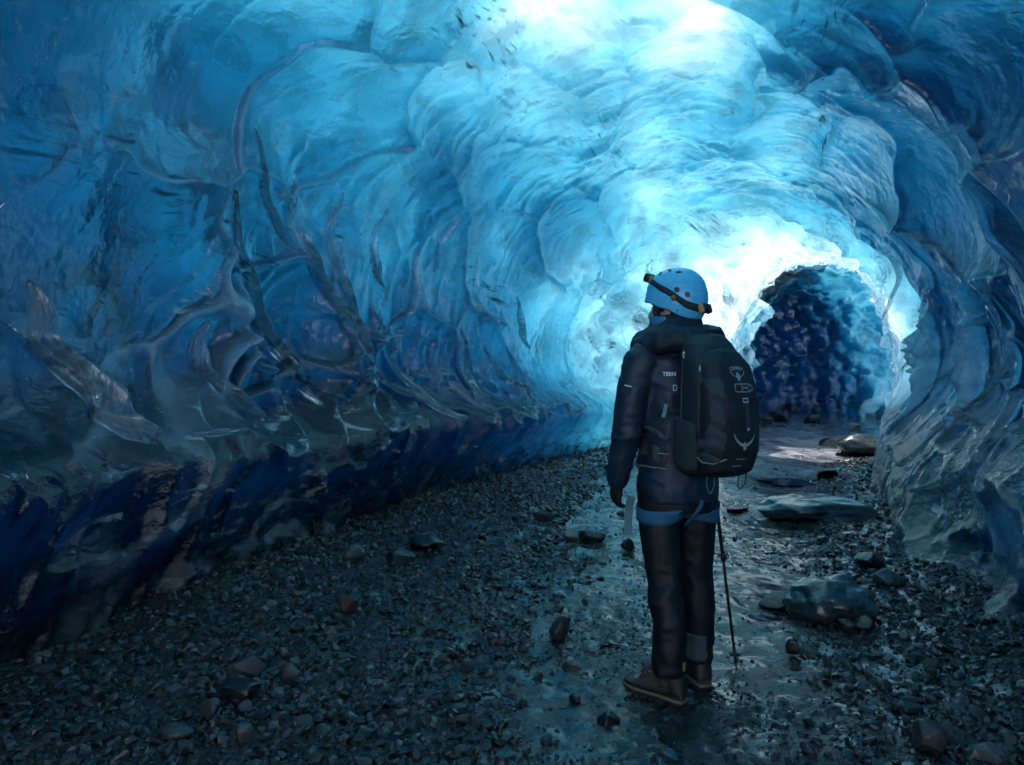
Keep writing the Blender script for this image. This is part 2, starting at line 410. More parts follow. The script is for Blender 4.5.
    basal = t.math('MULTIPLY', basal, t.ramp(t.math('ADD', t.math('MULTIPLY', ar, .5), .5), [(.4, 1.0), (.6, .0)]))
    ice = t.mix(basal, ice, sed.outputs[0])
    # outer skin: weathered white crust that lets daylight through
    sn = t.noise(t.noise_warp(co, 1.2, .35), 1.6, 7, .66)
    crust = t.n('ShaderNodeBsdfTranslucent', Color=t.ramp(sn, [(.34, .42), (.56, .93)]))
    s = t.mix(outer, ice, crust.outputs[0])
    t.set(t.out, 'Surface', s)
    v = t.n('ShaderNodeVolumeAbsorption', Color=(.111, .608, .716, 1), Density=3.6)
    t.set(t.out, 'Volume', v)
    return t.m
ICE = make_ice()
def dens(a, b, s0, s1=None):
    out = [a]
    while out[-1] < b:
        out.append(out[-1] + s0)
    out[-1] = b
    return out
us1 = np.array(dens(-2.4, 0.6, .04)[:-1] + dens(.6, 5, .012)[:-1] + dens(5, UA - 2.2, .017)[:-1] + dens(UA - 2.2, UJ, .011))
SK0, SK1, SKP = UJ, UJ + 2.4, .80        # a collapsed stretch of roof lets the daylight in
us2 = np.array(dens(SK1 + .004, UA + 4, .025)[:-1] + dens(UA + 4, 27, .05))
ice_block('ice_tunnel', us1, 820, ICE)
ice_block('far_ice_tunnel', us2, 420, ICE)
usk = np.array(dens(SK0 + .004, SK1, .025))
ice_block('ice_wall_left_of_skylight', usk, 150, ICE, -PH, -SKP); ice_block('ice_wall_right_of_skylight', usk, 150, ICE, SKP, PH)
print('ice', time.time() - T0, UA)
# ------------------------------------------------------------------ the cave floor
def Lb(y):  # left and right edge of the trodden mud
    return np.interp(y, [0, 2.4, 4, 6, 9, 12, 16, 22], [-.55, -.12, .28, .60, 1.25, 2.6, 5.2, 6.6])
def Rb(y):
    return np.interp(y, [0, 2.4, 4, 6, 9, 12, 16, 22], [.55, 1.05, 1.75, 2.55, 4.1, 5.7, 7.4, 8.4])
def gravel_mask(x, y):
    w = .22 * vnoise(x * 1.7, y * 1.7, seed=201) + .10 * vnoise(x * 5, y * 5, seed=202)
    gl = smooth(.22, -.28, x - Lb(y) + w); gr = smooth(-.2, .3, x - Rb(y) + w * .9)
    return gl, gr
PUD = (3.75, 9.25, .62, .42)   # puddle centre and half sizes
PUDDLE_Z = .0
def gh(x, y):
    x = np.asarray(x, float); y = np.asarray(y, float)
    gl, gr = gravel_mask(x, y)
    z = .020 * np.maximum(0, y - 6.0)
    z = z + .035 * vnoise(x * .9, y * .9, seed=203)
    mud = (1 - gl) * (1 - gr)
    f = fbm(x * 3.2, y * 3.2, octs=3, seed=204)
    wetgap = smooth(-.25, .35, vnoise(x * 1.8, y * 1.8, seed=209))
    mud = mud * (1 - .6 * smooth(4.5, 8.5, y))
    z = z + mud * (.020 * f + .012 * np.abs(vnoise(x * 7.5, y * 7, seed=205)) + (.12 + wetgap) * (.012 * np.abs(vnoise(x * 15, y * 15, seed=206)) + .010 * vnoise(x * 31, y * 31, seed=208) * smooth(-.3, .4, vnoise(x * 6, y * 6, seed=211))))
    z = z + (gl + gr) * (.020 + .018 * vnoise(x * 6, y * 6, seed=207))
    z = z + .20 * gl * smooth(.3, 1.9, Lb(y) - x) * smooth(0.5, 2.5, y) * .35 + .05 * gr * smooth(.2, 1.2, x - Rb(y))
    z = z + 6.5 * smooth(-5.0, -13.0, y) * (1 + .12 * vnoise(x * .4, y * .4, seed=230))        # unseen white bank added behind the camera to bounce light in
    q = np.exp(-((x - PUD[0]) / PUD[2]) ** 2 - ((y - PUD[1]) / PUD[3]) ** 2)
    z = z - .07 * q
    return z

def make_mud():
    t = NT('wet_mud_and_grit')
    co = t.coord('Object')
    a = t.noise(co, 1.7, 5, .6); d0 = t.noise(t.mapping(co, (1, .45, 1)), 2.6, 5, .62); b = t.noise(co, 14, 6, .65); c = t.noise(co, 75, 4, .6)
    col = t.mixc(t.ramp(b, [(.35, 0), (.68, 1)]), (.010, .010, .011, 1), (.036, .036, .037, 1))
    gs = t.n('ShaderNodeTexVoronoi', Vector=co, Scale=58.0)
    col = t.mixc(t.math('MULTIPLY', .5, t.ramp(gs.outputs['Color'], [(.3, 0), (.9, 1)])), col, (.06, .056, .053, 1))
    floor_glare = t.n('ShaderNodeAttribute', _attribute_name='floor_glare').outputs['Fac']      # pale floor tone towards the arch, painting in the daylight glare
    col = t.mixc(t.math('MULTIPLY', floor_glare, t.ramp(d0, [(.36, .15), (.56, 1)])), col, (.34, .34, .36, 1))
    p = t.n('ShaderNodeBsdfPrincipled', Base__Color=col, IOR=1.5)
    d = t.noise(co, 5.5, 5, .65)
    wet = t.math('ADD', t.math('MULTIPLY', d, .6), t.math('MULTIPLY', b, .5))
    # a film of melt water stands in the hollows between the lumps
    fl = t.math('ADD', t.math('MULTIPLY', t.noise(t.noise_warp(co, 9, .06), 6.5, 5, .68), .8), t.math('MULTIPLY', a, .35))
    far = t.n('ShaderNodeSeparateXYZ', i0=co).outputs[1]
    fl = t.math('ADD', fl, t.math('SUBTRACT', .008, t.math('MULTIPLY', t.ramp(t.math('MULTIPLY', far, .1), [(.30, 0), (.75, 1)]), .085)))
    rough = t.ramp(fl, [(.555, .12), (.585, 1)])
    t.set(p, 'Roughness', t.ramp(fl, [(.54, .05), (.585, .26), (.75, .45)]))
    nb = t.bump(b, t.math('MULTIPLY', rough, .45), .02); nb = t.bump(c, t.math('MULTIPLY', rough, .6), .008, nb)
    nb = t.bump(t.noise(co, 190, 3, .6), t.math('MULTIPLY', rough, .4), .003, nb)
    nb = t.bump(t.ramp(gs.outputs['Distance'], [(0, 1), (.6, 0)]), t.math('MULTIPLY', rough, .3), .006, nb)
    t.set(p, 'Normal', nb)
    bounce_snow = t.n('ShaderNodeBsdfDiffuse', Color=(.72, .83, .94, 1))
    t.set(t.out, 'Surface', t.mix(t.n('ShaderNodeAttribute', _attribute_name='bounce_snow').outputs['Fac'], p.outputs[0], bounce_snow.outputs[0]))
    return t.m

def make_stone(name, lo, hi, rough=(.22, .55), tint=(1, 1, 1)):
    t = NT(name)
    co = t.coord('Object')
    tone = t.n('ShaderNodeAttribute', _attribute_name='tone').outputs['Fac']
    oi = t.n('ShaderNodeObjectInfo').outputs['Random']
    a = t.noise(co, 9, 5, .6); b = t.noise(co, 60, 4, .6)
    k = t.math('FRACT', t.math('ADD', tone, oi))
    f = t.math('ADD', t.math('MULTIPLY', k, .65), t.math('MULTIPLY', a, .35))
    col = t.mixc(f, tuple(lo * q for q in tint) + (1,), tuple(hi * q for q in tint) + (1,))
    p = t.n('ShaderNodeBsdfPrincipled', Base__Color=col, IOR=1.45)
    t.set(p, 'Roughness', t.ramp(a, [(.35, rough[0]), (.7, rough[1])]))
    t.set(p, 'Normal', t.bump(b, .35, .006, t.bump(a, .4, .02))); t.set(t.out, 'Surface', p.outputs[0])
    return t.m

def ax_ground():
    def seg(a, b, s): return list(np.arange(a, b - 1e-6, s))
    xs = [-60, -35, -20, -12, -8] + seg(-6, -2.6, .10) + seg(-2.6, 2.6, .017) + seg(2.6, 4.6, .026) + seg(4.6, 9.5, .06) + [10, 12, 16, 24, 40, 60]
    ys = [-60, -35, -20] + seg(-14, 1.6, .25) + seg(1.6, 4.6, .014) + seg(4.6, 8, .026) + seg(8, 15, .05) + seg(15, 24, .12) + [24, 26, 30, 40, 60]
    return np.array(xs, float), np.array(ys, float)
gx_, gy_ = ax_ground()
GX, GY = np.meshgrid(gx_, gy_, indexing='ij')
GZ = gh(GX, GY)
MUD = make_mud()
# unseen white ground added beyond the ice to bounce daylight onto its walls
_q = PATH[::8]; SN = np.full(GX.shape, 1e9)
for k in range(len(_q)): SN = np.minimum(SN, (GX - _q[k, 0]) ** 2 + (GY - _q[k, 1]) ** 2)
SN = np.maximum(smooth(3.4, 3.8, np.sqrt(SN)), smooth(-4.2, -4.8, GY))
o = link('ground', mesh_np('ground', np.stack([GX, GY, GZ], -1).reshape(-1, 3), grid_faces(len(gx_), len(gy_), 0, True), [MUD], True, {'bounce_snow': SN.ravel(), 'floor_glare': (smooth(7.0, 12.5, GY) * (1 - .7 * gravel_mask(GX, GY)[1])).ravel()})); o['kind'] = 'structure'

# shallow pool of melt water lying in a dip of the path
t = NT('pool_water')
p = t.n('ShaderNodeBsdfPrincipled', Base__Color=(.018, .022, .026, 1), Roughness=.03, IOR=1.33)
t.set(p, 'Normal', t.bump(t.noise(t.coord(), 6, 2), .05, .01)); t.set(t.out, 'Surface', p.outputs[0])
n = 40
ang = np.linspace(0, 2 * math.pi, n, endpoint=False)
rr = 1 + .22 * np.sin(3 * ang + 1) + .12 * np.sin(5 * ang + .4)
px = PUD[0] + .70 * PUD[2] * rr * np.cos(ang); py = PUD[1] + .95 * PUD[3] * rr * np.sin(ang)
pz = float(gh(PUD[0], PUD[1])) + .042
co = np.vstack([[(PUD[0], PUD[1], pz)], np.stack([px, py, np.full(n, pz)], 1)])
o = link('puddle', mesh_np('puddle', co, np.array([(0, k + 1, (k + 1) % n + 1) for k in range(n)]), [t.m])); o['kind'] = 'structure'

# ------------------------------------------------------------------ stones
def hull_stone(rng, n=15, flat=.55):
    """angular slaty chip"""
    bm = bmesh.new()
    v = rng.normal(size=(n, 3)); v /= np.linalg.norm(v, axis=1)[:, None]
    v *= rng.uniform(.75, 1.0, (n, 1)); v *= np.array([1, rng.uniform(.6, .9), flat])
    for q in v: bm.verts.new(q)
    r = bmesh.ops.convex_hull(bm, input=bm.verts)
    dead = [g for g in bm.verts if not g.link_faces]
    bmesh.ops.delete(bm, geom=dead, context='VERTS')
    bmesh.ops.triangulate(bm, faces=bm.faces)
    bm.verts.index_update()
    co = np.array([q.co[:] for q in bm.verts]); f = np.array([[q.index for q in fc.verts] for fc in bm.faces])
    bm.free()
    return co, f

def rot_np(rng, tilt=.45):
    a = rng.uniform(0, 2 * math.pi); b = rng.normal() * tilt; c = rng.normal() * tilt
    return np.array((Matrix.Rotation(a, 3, 'Z') @ Matrix.Rotation(b, 3, 'X') @ Matrix.Rotation(c, 3, 'Y')))

STONE = make_stone('wet_slate_gravel', .007, .050, rough=(.12, .42), tint=(.98, 1.0, 1.02))
PROT = [hull_stone(RNG, int(RNG.integers(11, 20)), RNG.uniform(.25, .6)) for _ in range(22)] + [hull_stone(RNG, int(RNG.integers(30, 46)), RNG.uniform(.4, .8)) for _ in range(6)]
def wall_inside(x, y):
    """metres from the middle line of the cave, signed (left negative)"""
    k = np.argmin((PATH[::6, 0][None] - x[:, None]) ** 2 + (PATH[::6, 1][None] - y[:, None]) ** 2, axis=1) * 6
    u = PU[k]; px_, py_, tx, ty = path(u)
    return (x - px_) * ty - (y - py_) * tx, u
def scatter(n, d0, d1, size, accept, seed, name):
    rng = np.random.default_rng(seed)
    uu = d0 * (d1 / d0) ** rng.uniform(0, 1, n); la = rng.uniform(-2.7, 2.7, n)
    px_, py_, tx, ty = path(uu)
    x = px_ + ty * la; y = py_ - tx * la
    keep = (rng.uniform(size=n) < accept(x, y)) & (y > 1.7) & (np.abs(x) < .95 * y + .5)
    x, y = x[keep], y[keep]
    co, fa, tone, off = [], [], [], 0
    z = gh(x, y)
    for k in range(len(x)):
        v, f = PROT[rng.integers(len(PROT))]
        s = size(rng, y[k])
        q = (v * s) @ rot_np(rng).T + np.array([x[k], y[k], z[k] + s * rng.uniform(-.05, .16)])
        co.append(q); fa.append(f + off); off += len(v); tone.append(np.full(len(v), rng.uniform()))
    me = mesh_np(name, np.vstack(co), np.vstack(fa), [STONE], False, {'tone': np.concatenate(tone)})
    o = link(name, me); o['kind'] = 'stuff'
    return o
def acc_gravel(x, y):
    gl, gr = gravel_mask(x, y)
    return np.clip(.95 * np.maximum(gl, gr * .85) + .012, 0, 1) * np.clip(.85 + .6 * vnoise(x * 1.3, y * 1.3, seed=220), .15, 1)
def acc_mud(x, y):
    gl, gr = gravel_mask(x, y)
    return (1 - np.maximum(gl, gr)) * (.10 + .75 * smooth(-.1, .5, vnoise(x * 2.1, y * 2.1, seed=222)))
def sz(a, b, k=2.2): return lambda rng, y: (a + (b - a) * rng.uniform() ** k) * (1 + .03 * max(0, y - 5))
scatter(60000, 1.6, 15, sz(.008, .052, 2.9), acc_gravel, 31, 'gravel')
def acc_grit(x, y):
    gl, gr = gravel_mask(x, y)
    return np.clip(acc_mud(x, y) + .8 * np.maximum(gl, gr), 0, 1)
scatter(95000, 1.7, 11, sz(.003, .015, 2.4), acc_grit, 33, 'grit')
# ------------------------------------------------------------------ tagging
def tag(o, label, cat, group=None):
    o['label'] = label; o['category'] = cat
    if group: o['group'] = group
    return o
def empty(name, loc, rz=0.0):
    o = bpy.data.objects.new(name, None); COL.objects.link(o); o.location = loc; o.rotation_euler = (0, 0, rz); o.empty_display_size = .1
    return o

# ------------------------------------------------------------------ shape helpers (all in the figure's own frame: x right, y forward, z up)
class MB:
    def __init__(s): s.v, s.f = [], []
    def add(s, co, fa):
        k = len(s.v); s.v += [tuple(c) for c in co]; s.f += [tuple(i + k for i in q) for q in fa]; return s
    def rings(s, rings, cap=True):
        n = len(rings[0]); k = len(s.v)
        for r in rings: s.v += [tuple(c) for c in r]
        for i in range(len(rings) - 1):
            for j in range(n):
                a = k + i * n + j; b = k + i * n + (j + 1) % n
                s.f.append((a, b, b + n, a + n))
        if cap:
            s.f.append(tuple(k + j for j in range(n - 1, -1, -1))); s.f.append(tuple(k + (len(rings) - 1) * n + j for j in range(n)))
        return s
    def limb(s, pts, n=16, cap=True, ecc=None, dome=True):
        """tube through (x,y,z,r) points; r may be (rx, ry)"""
        P = [Vector(p[:3]) for p in pts]; rad = [p[3] if isinstance(p[3], tuple) else (p[3], p[3]) for p in pts]
        if dome:
            d0 = (P[0] - P[1]).normalized(); d1 = (P[-1] - P[-2]).normalized()
            r0, r1 = rad[0], rad[-1]
            P = [P[0] + d0 * min(r0) * q for q in (.95, .7)] + P + [P[-1] + d1 * min(r1) * q for q in (.7, .95)]
            rad = [(r0[0] * q, r0[1] * q) for q in (.3, .72)] + rad + [(r1[0] * q, r1[1] * q) for q in (.72, .3)]
        rg = []; up = None
        for i in range(len(P)):
            t = (P[min(i + 1, len(P) - 1)] - P[max(i - 1, 0)]).normalized()
            if up is None:
                up = Vector((0, 1, 0)) if abs(t.y) < .8 else Vector((1, 0, 0))
            b = t.cross(up).normalized(); up = b.cross(t).normalized()
            rg.append([P[i] + b * (math.cos(a) * rad[i][0]) + up * (math.sin(a) * rad[i][1]) for a in (2 * math.pi * k / n for k in range(n))])
        return s.rings(rg, cap)
    def stack(s, secs, n=28, p=2.0, cap=True):
        """horizontal sections (z, cx, cy, rx, ry)"""
        rg = []
        for z, cx, cy, rx, ry in secs:
            r = []
            for k in range(n):
                a = 2 * math.pi * k / n; c, q = math.cos(a), math.sin(a)
                r.append((cx + rx * math.copysign(abs(c) ** (2 / p), c), cy + ry * math.copysign(abs(q) ** (2 / p), q), z))
            rg.append(r)
        return s.rings(rg, cap)
    def ball(s, c, r, nu=14, nv=10, rot=None):
        rg = []
        for i in range(1, nv):
            t = math.pi * i / nv - math.pi / 2; row = []
            for k in range(nu):
                a = 2 * math.pi * k / nu; q = Vector((r[0] * math.cos(t) * math.cos(a), r[1] * math.cos(t) * math.sin(a), r[2] * math.sin(t)))
                if rot is not None: q = rot @ q
                row.append(Vector(c) + q)
            rg.append(row)
        return s.rings(rg)
    def box(s, c, h, rot=None):
        co = [Vector((x * h[0], y * h[1], z * h[2])) for x in (-1, 1) for y in (-1, 1) for z in (-1, 1)]
        co = [Vector(c) + (rot @ q if rot is not None else q) for q in co]
        return s.add(co, [(0, 1, 3, 2), (4, 6, 7, 5), (0, 4, 5, 1), (2, 3, 7, 6), (0, 2, 6, 4), (1, 5, 7, 3)])
    def snap(s, T, lift):
        out = []
        for q in s.v:
            c, nrm, i, d = T.find_nearest(Vector(q)); out.append(tuple(c + nrm * lift))
        s.v = out; return s
    def xf(s, M):
        s.v = [tuple(M @ Vector(q)) for q in s.v]; return s
    def mesh(s, name):
        me = bpy.data.meshes.new(name); me.from_pydata(s.v, [], s.f); me.update()
        bm = bmesh.new(); bm.from_mesh(me); bmesh.ops.recalc_face_normals(bm, faces=bm.faces); bm.to_mesh(me); bm.free()
        return me
    def build(s, name, mat, parent=None, remesh=0, subsurf=0, bevel=0, smooth_it=0, shade=True, fold=None, solid=0):
        me = s.mesh(name)
        if remesh or subsurf or bevel or smooth_it or solid:
            o = bpy.data.objects.new('tmp', me); COL.objects.link(o)
            if solid:
                m = o.modifiers.new('s', 'SOLIDIFY'); m.thickness = solid; m.offset = 0
            if bevel:
                m = o.modifiers.new('b', 'BEVEL'); m.width = bevel; m.segments = 2; m.limit_method = 'ANGLE'
            if remesh:
                m = o.modifiers.new('r', 'REMESH'); m.mode = 'VOXEL'; m.voxel_size = remesh
            if smooth_it:
                m = o.modifiers.new('m', 'SMOOTH'); m.factor = .5; m.iterations = smooth_it
            if subsurf:
                m = o.modifiers.new('u', 'SUBSURF'); m.levels = subsurf; m.render_levels = subsurf
            dg = bpy.context.evaluated_depsgraph_get()
            me2 = bpy.data.meshes.new_from_object(o.evaluated_get(dg), depsgraph=dg)
            bpy.data.objects.remove(o); bpy.data.meshes.remove(me); me = me2; me.name = name
        if fold is not None:
            n = len(me.vertices); co = np.zeros(n * 3, np.float32); me.vertices.foreach_get('co', co); co = co.reshape(-1, 3).astype(float)
            no = np.zeros(n * 3, np.float32); me.vertex_normals.foreach_get('vector', no); no = no.reshape(-1, 3)
            co = co + no * fold(co)[:, None]
            me.vertices.foreach_set('co', co.astype(np.float32).ravel()); me.update()
        me.polygons.foreach_set('use_smooth', np.full(len(me.polygons), shade, bool))
        me.materials.clear(); me.materials.append(mat)
        return link(name, me, parent)

def M_cloth(name, col, rough=.75, weave=900, spec=.35, fleck=.25, sheen=0.0):
    t = NT(name); co = t.coord('Object')
    a = t.noise(co, 6, 4, .6); w = t.noise(co, weave, 2, .5)
    c2 = tuple(q * (1 - fleck) for q in col) + (1,); c1 = tuple(q * (1 + fleck) for q in col) + (1,)
    p = t.n('ShaderNodeBsdfPrincipled', Base__Color=t.mixc(a, c2, c1), Roughness=rough)
    p.inputs['Specular IOR Level'].default_value = spec; p.inputs['Sheen Weight'].default_value = sheen
    t.set(p, 'Normal', t.bump(t.noise(co, 45, 3, .6), .25, .004, t.bump(w, .3, .0015))); t.set(t.out, 'Surface', p.outputs[0])
    return t.m
def M_plain(name, col, rough=.4, metal=0.0, spec=.5, scuff=.3):
    t = NT(name); co = t.coord('Object'); a = t.noise(co, 40, 5, .65)
    p = t.n('ShaderNodeBsdfPrincipled', Base__Color=t.mixc(a, tuple(q * .85 for q in col) + (1,), tuple(min(1, q * 1.12) for q in col) + (1,)), Metallic=metal)
    t.set(p, 'Roughness', t.ramp(a, [(.3, max(.03, rough - .12 * scuff / .3)), (.7, min(1, rough + .12 * scuff / .3))]))
    p.inputs['Specular IOR Level'].default_value = spec
    t.set(t.out, 'Surface', p.outputs[0]); return t.m

JACKET = M_cloth('navy_shell_fabric', (.010, .024, .044), .46, 1400)
JACKET2 = M_cloth('dark_navy_fabric', (.007, .015, .026), .58, 1400)
TROUS = M_cloth('black_softshell_fabric', (.0045, .007, .011), .55, 1200)
GAITER = M_cloth('grey_cuff_fabric', (.035, .06, .07), .7, 900)
LINING = M_cloth('blue_lining_fabric', (.03, .19, .36), .7, 900)
HARN = M_cloth('blue_webbing', (.020, .115, .20), .65, 700)
PALEW = M_cloth('pale_teal_webbing', (.12, .24, .28), .65, 700)
GREYW = M_cloth('grey_webbing', (.06, .085, .095), .65, 700)
GLOVE = M_cloth('black_glove_fabric', (.008, .010, .014), .7, 900)
SKIN = M_plain('skin', (.45, .27, .20), .5)
HAIR = M_cloth('dark_hair', (.010, .008, .007), .45, 600)
LEATHER = M_cloth('brown_boot_leather', (.060, .043, .032), .55, 300, .4, .35)
RUBBER = M_plain('black_rubber', (.012, .013, .015), .55)
SOLE2 = M_plain('tan_midsole', (.16, .12, .08), .6)
WHITE = M_plain('reflective_print', (.55, .62, .66), .5)
GREYP = M_plain('grey_print', (.24, .30, .33), .5)
METAL = M_plain('steel', (.5, .5, .52), .3, 1.0)
BLACKP = M_plain('black_plastic', (.010, .011, .013), .4)
ORANGE = M_plain('orange_brown_plastic', (.30, .13, .045), .45)
YELLOW = M_plain('mustard_plastic', (.42, .27, .07), .5)
EYEW = M_plain('eye_white', (.6, .58, .55), .2)

def fold_fn(amp, sx, sz, seed, fine=.3):
    def f(c):
        w = .25 * vnoise(c[:, 0] * 5, c[:, 1] * 5, c[:, 2] * 5, seed)
        r = 1 - np.abs(vnoise(c[:, 0] * sx + w * 3, c[:, 1] * sx, c[:, 2] * sz + w * 4, seed + 1)) * 2
        r2 = vnoise(c[:, 0] * sx * 2.3, c[:, 1] * sx * 2.3, c[:, 2] * sz * 2.1, seed + 2)
        return amp * (r * .8 + r2 * fine)
    return f

PX, PY = .735, 3.05
PZ = float(np.mean(gh(np.array([.63, .80]), np.array([2.98, 3.12])))) + .004
PROT_Z = R(20)
person = tag(empty('person', (PX, PY, PZ), PROT_Z), 'hiker in navy hooded jacket and black trousers standing on wet mud, back to us', 'person')

LF = (-.122, -.035, R(27)); RF = (.122, .070, R(-8))     # feet: x, y, turn
Rz = lambda a: Matrix.Rotation(a, 4, 'Z')
HEADM = Matrix.Translation((-.005, .035, 1.685)) @ Rz(R(30)) @ Matrix.Rotation(R(4), 4, 'X')

# limbs shared by the body and the clothes
L_ARM = [(-.185, -.005, 1.455), (-.228, .0, 1.32), (-.248, .010, 1.15), (-.256, .05, 1.03), (-.254, .085, .93)]
R_ARM = [(.185, -.005, 1.455), (.235, -.025, 1.32), (.290, -.040, 1.17), (.31, .03, 1.10), (.325, .115, 1.055)]
def leg(sx, F):
    ax, ay = F[0], F[1]
    c, s_ = math.cos(F[2]), math.sin(F[2])
    ax, ay = ax + .05 * s_, ay - .05 * c        # the ankle sits behind the middle of the foot
    hx = .092 * sx
    return [(hx, 0, .90), (hx * 1.03, .005, .78), (hx * .5 + ax * .5, ay * .5 + .012, .50), (ax * .9 + hx * .1, ay * .9 - .012, .33), (ax, ay, .12)]
L_LEG, R_LEG = leg(-1, LF), leg(1, RF)
def radii(pts, rr): return [(*p, r) for p, r in zip(pts, rr)]

# ---- body: one continuous figure
b = MB()
b.stack([(.84, 0, .0, .12, .10), (.92, 0, .0, .155, .11), (1.05, 0, .005, .135, .10), (1.2, 0, .0, .145, .105), (1.36, 0, -.005, .165, .11), (1.46, 0, -.01, .15, .085), (1.50, 0, -.01, .08, .06)])
b.limb([(0, -.015, 1.44, .062), (0, .0, 1.53, .056), (-.003, .018, 1.60, .058)])
for A in (L_ARM, R_ARM): b.limb(radii(A, [.058, .050, .041, .038, .027]))
for Lg in (L_LEG, R_LEG): b.limb(radii(Lg, [.088, .082, .056, .054, .038]))
for F in (LF, RF):
    M = Matrix.Translation((F[0], F[1], 0)) @ Rz(F[2])
    q = MB().limb([(0, -.085, .055, .035), (0, -.04, .07, .04), (0, .03, .055, .038), (0, .10, .04, .034)]); q.xf(M); b.add(q.v, q.f)
for A in (L_ARM, R_ARM):
    d = (Vector(A[-1]) - Vector(A[-2])).normalized(); w = Vector(A[-1])
    b.limb([(*w, .022), (*(w + d * .03), (.020, .011)), (*(w + d * .055), (.015, .009))])
h = MB()
h.ball((0, -.012, .035), (.076, .098, .092))                    # skull
h.ball((0, .028, -.035), (.058, .068, .075))                    # face
h.ball((0, .056, -.088), (.030, .028, .022))                    # chin
h.limb([(0, .090, .008, .011), (0, .100, -.012, .012), (0, .110, -.034, .014)])   # nose
for sx in (-1, 1):
    h.ball((.012 * sx, .098, -.038), (.009, .010, .008))
    h.ball((.030 * sx, .083, .022), (.022, .010, .007))          # brow
    h.ball((.040 * sx, .066, -.030), (.020, .018, .016))         # cheek
    h.ball((.076 * sx, -.012, -.018), (.010, .022, .032), rot=Matrix.Rotation(R(18 * sx), 3, 'Z'))   # ear
    h.ball((.012 * sx, .090, -.062), (.014, .009, .0055))
h.ball((0, .090, -.071), (.018, .009, .006))
h.xf(HEADM); b.add(h.v, h.f)
b.build('body', SKIN, person, remesh=.0075, smooth_it=3)
for sx in (-1, 1):
    q = MB().ball((.030 * sx, .077, .002), (.0125, .0125, .0115)); q.xf(HEADM); q.build('eye', EYEW, person)
# hair: a short cap showing under the helmet at temple and nape
q = MB(); q.ball((0, -.026, .030), (.081, .094, .094)); q.ball((0, -.060, -.035), (.070, .052, .055))
for sx in (-1, 1): q.limb([(.070 * sx, .038, .02, .016), (.073 * sx, .034, -.012, .011), (.071 * sx, .030, -.036, .007)])
q.xf(HEADM); q.build('hair', HAIR, person, remesh=.007, smooth_it=2, fold=fold_fn(.003, 60, 14, 300))

# ---- jacket
j = MB()
j.stack([(.845, 0, .005, .178, .138), (.90, 0, .005, .182, .140), (.98, 0, .005, .168, .134), (1.06, 0, .005, .160, .130), (1.16, 0, .003, .165, .132), (1.28, 0, 0, .180, .138), (1.39, 0, -.005, .192, .135), (1.45, 0, -.008, .185, .115), (1.50, 0, -.006, .135, .09), (1.54, 0, -.002, .085, .078)], 32, 2.3)
for A in (L_ARM, R_ARM): j.limb(radii(A, [.080, .070, .061, .054, .045]), 20)
def jacket_fold(c):
    a = fold_fn(.0065, 5, 10, 310)(c); s = fold_fn(.0075, 8, 13, 315)(c)
    arm = smooth(.19, .24, np.abs(c[:, 0]))
    elbow = np.exp(-((c[:, 2] - 1.14) / .12) ** 2) + .7 * np.exp(-((c[:, 2] - .97) / .06) ** 2)
    return fold_fn(.004, 15, 26, 318)(c) + a * (1 - arm) * .75 + s * arm * (.45 + .65 * elbow)
jk = j.build('jacket', JACKET, person, remesh=.009, smooth_it=3, fold=jacket_fold)
# hood lying bunched round the neck, standing collar with blue lining
hd = MB()
hd.stack([(1.485, -.005, -.01, .175, .135), (1.53, -.01, .0, .165, .145), (1.575, -.008, .005, .135, .130), (1.615, -.005, .012, .105, .112), (1.65, 0, .02, .088, .10)], 32, 2.2)
hd.limb([(-.165, .075, 1.525, .028), (-.10, .10, 1.56, .045), (.0, .115, 1.57, .048), (.10, .09, 1.56, .045), (.15, .03, 1.54, .045), (.14, -.07, 1.54, .058), (.06, -.135, 1.54, .062), (-.05, -.14, 1.54, .062), (-.14, -.08, 1.54, .055), (-.175, .0, 1.525, .040), (-.175, .07, 1.518, .026)], 16)
hd.build('hood', JACKET2, person, remesh=.008, smooth_it=4, fold=lambda c: fold_fn(.012, 9, 15, 320)(c))
# blue lining showing along the near edge of the collar
rg = []
for w_, dz in ((1.0, -.03), (1.0, .0), (.97, .012)):
    rg.append([(-.004 + .107 * w_ * math.cos(t), .022 + .112 * w_ * math.sin(t), 1.638 + dz + .006 * math.sin(3 * t)) for t in np.linspace(R(60), R(215), 24)])
m = MB()
for r in rg: m.v += r
for i in range(2):
    for q in range(23): m.f.append((i * 24 + q, i * 24 + q + 1, (i + 1) * 24 + q + 1, (i + 1) * 24 + q))
m.build('collar_lining', LINING, person, solid=.006, subsurf=1, fold=fold_fn(.003, 14, 8, 322))

# ---- trousers
tr = MB()
tr.stack([(.80, 0, .0, .165, .128), (.88, 0, .0, .172, .132), (.95, 0, .0, .160, .125)], 28, 2.2)
for Lg in (L_LEG, R_LEG): tr.limb(radii(Lg, [.098, .092, .073, .071, .066]), 20, dome=False)
def trouser_fold(c):
    k = np.exp(-((c[:, 2] - .48) / .13) ** 2) + 1.2 * smooth(.33, .16, c[:, 2])
    return (fold_fn(.0055, 7, 7, 330)(c) + fold_fn(.0045, 15, 19, 337)(c)) * (.5 + .8 * k)
trs = tr.build('trousers', TROUS, person, remesh=.009, smooth_it=2, fold=trouser_fold)
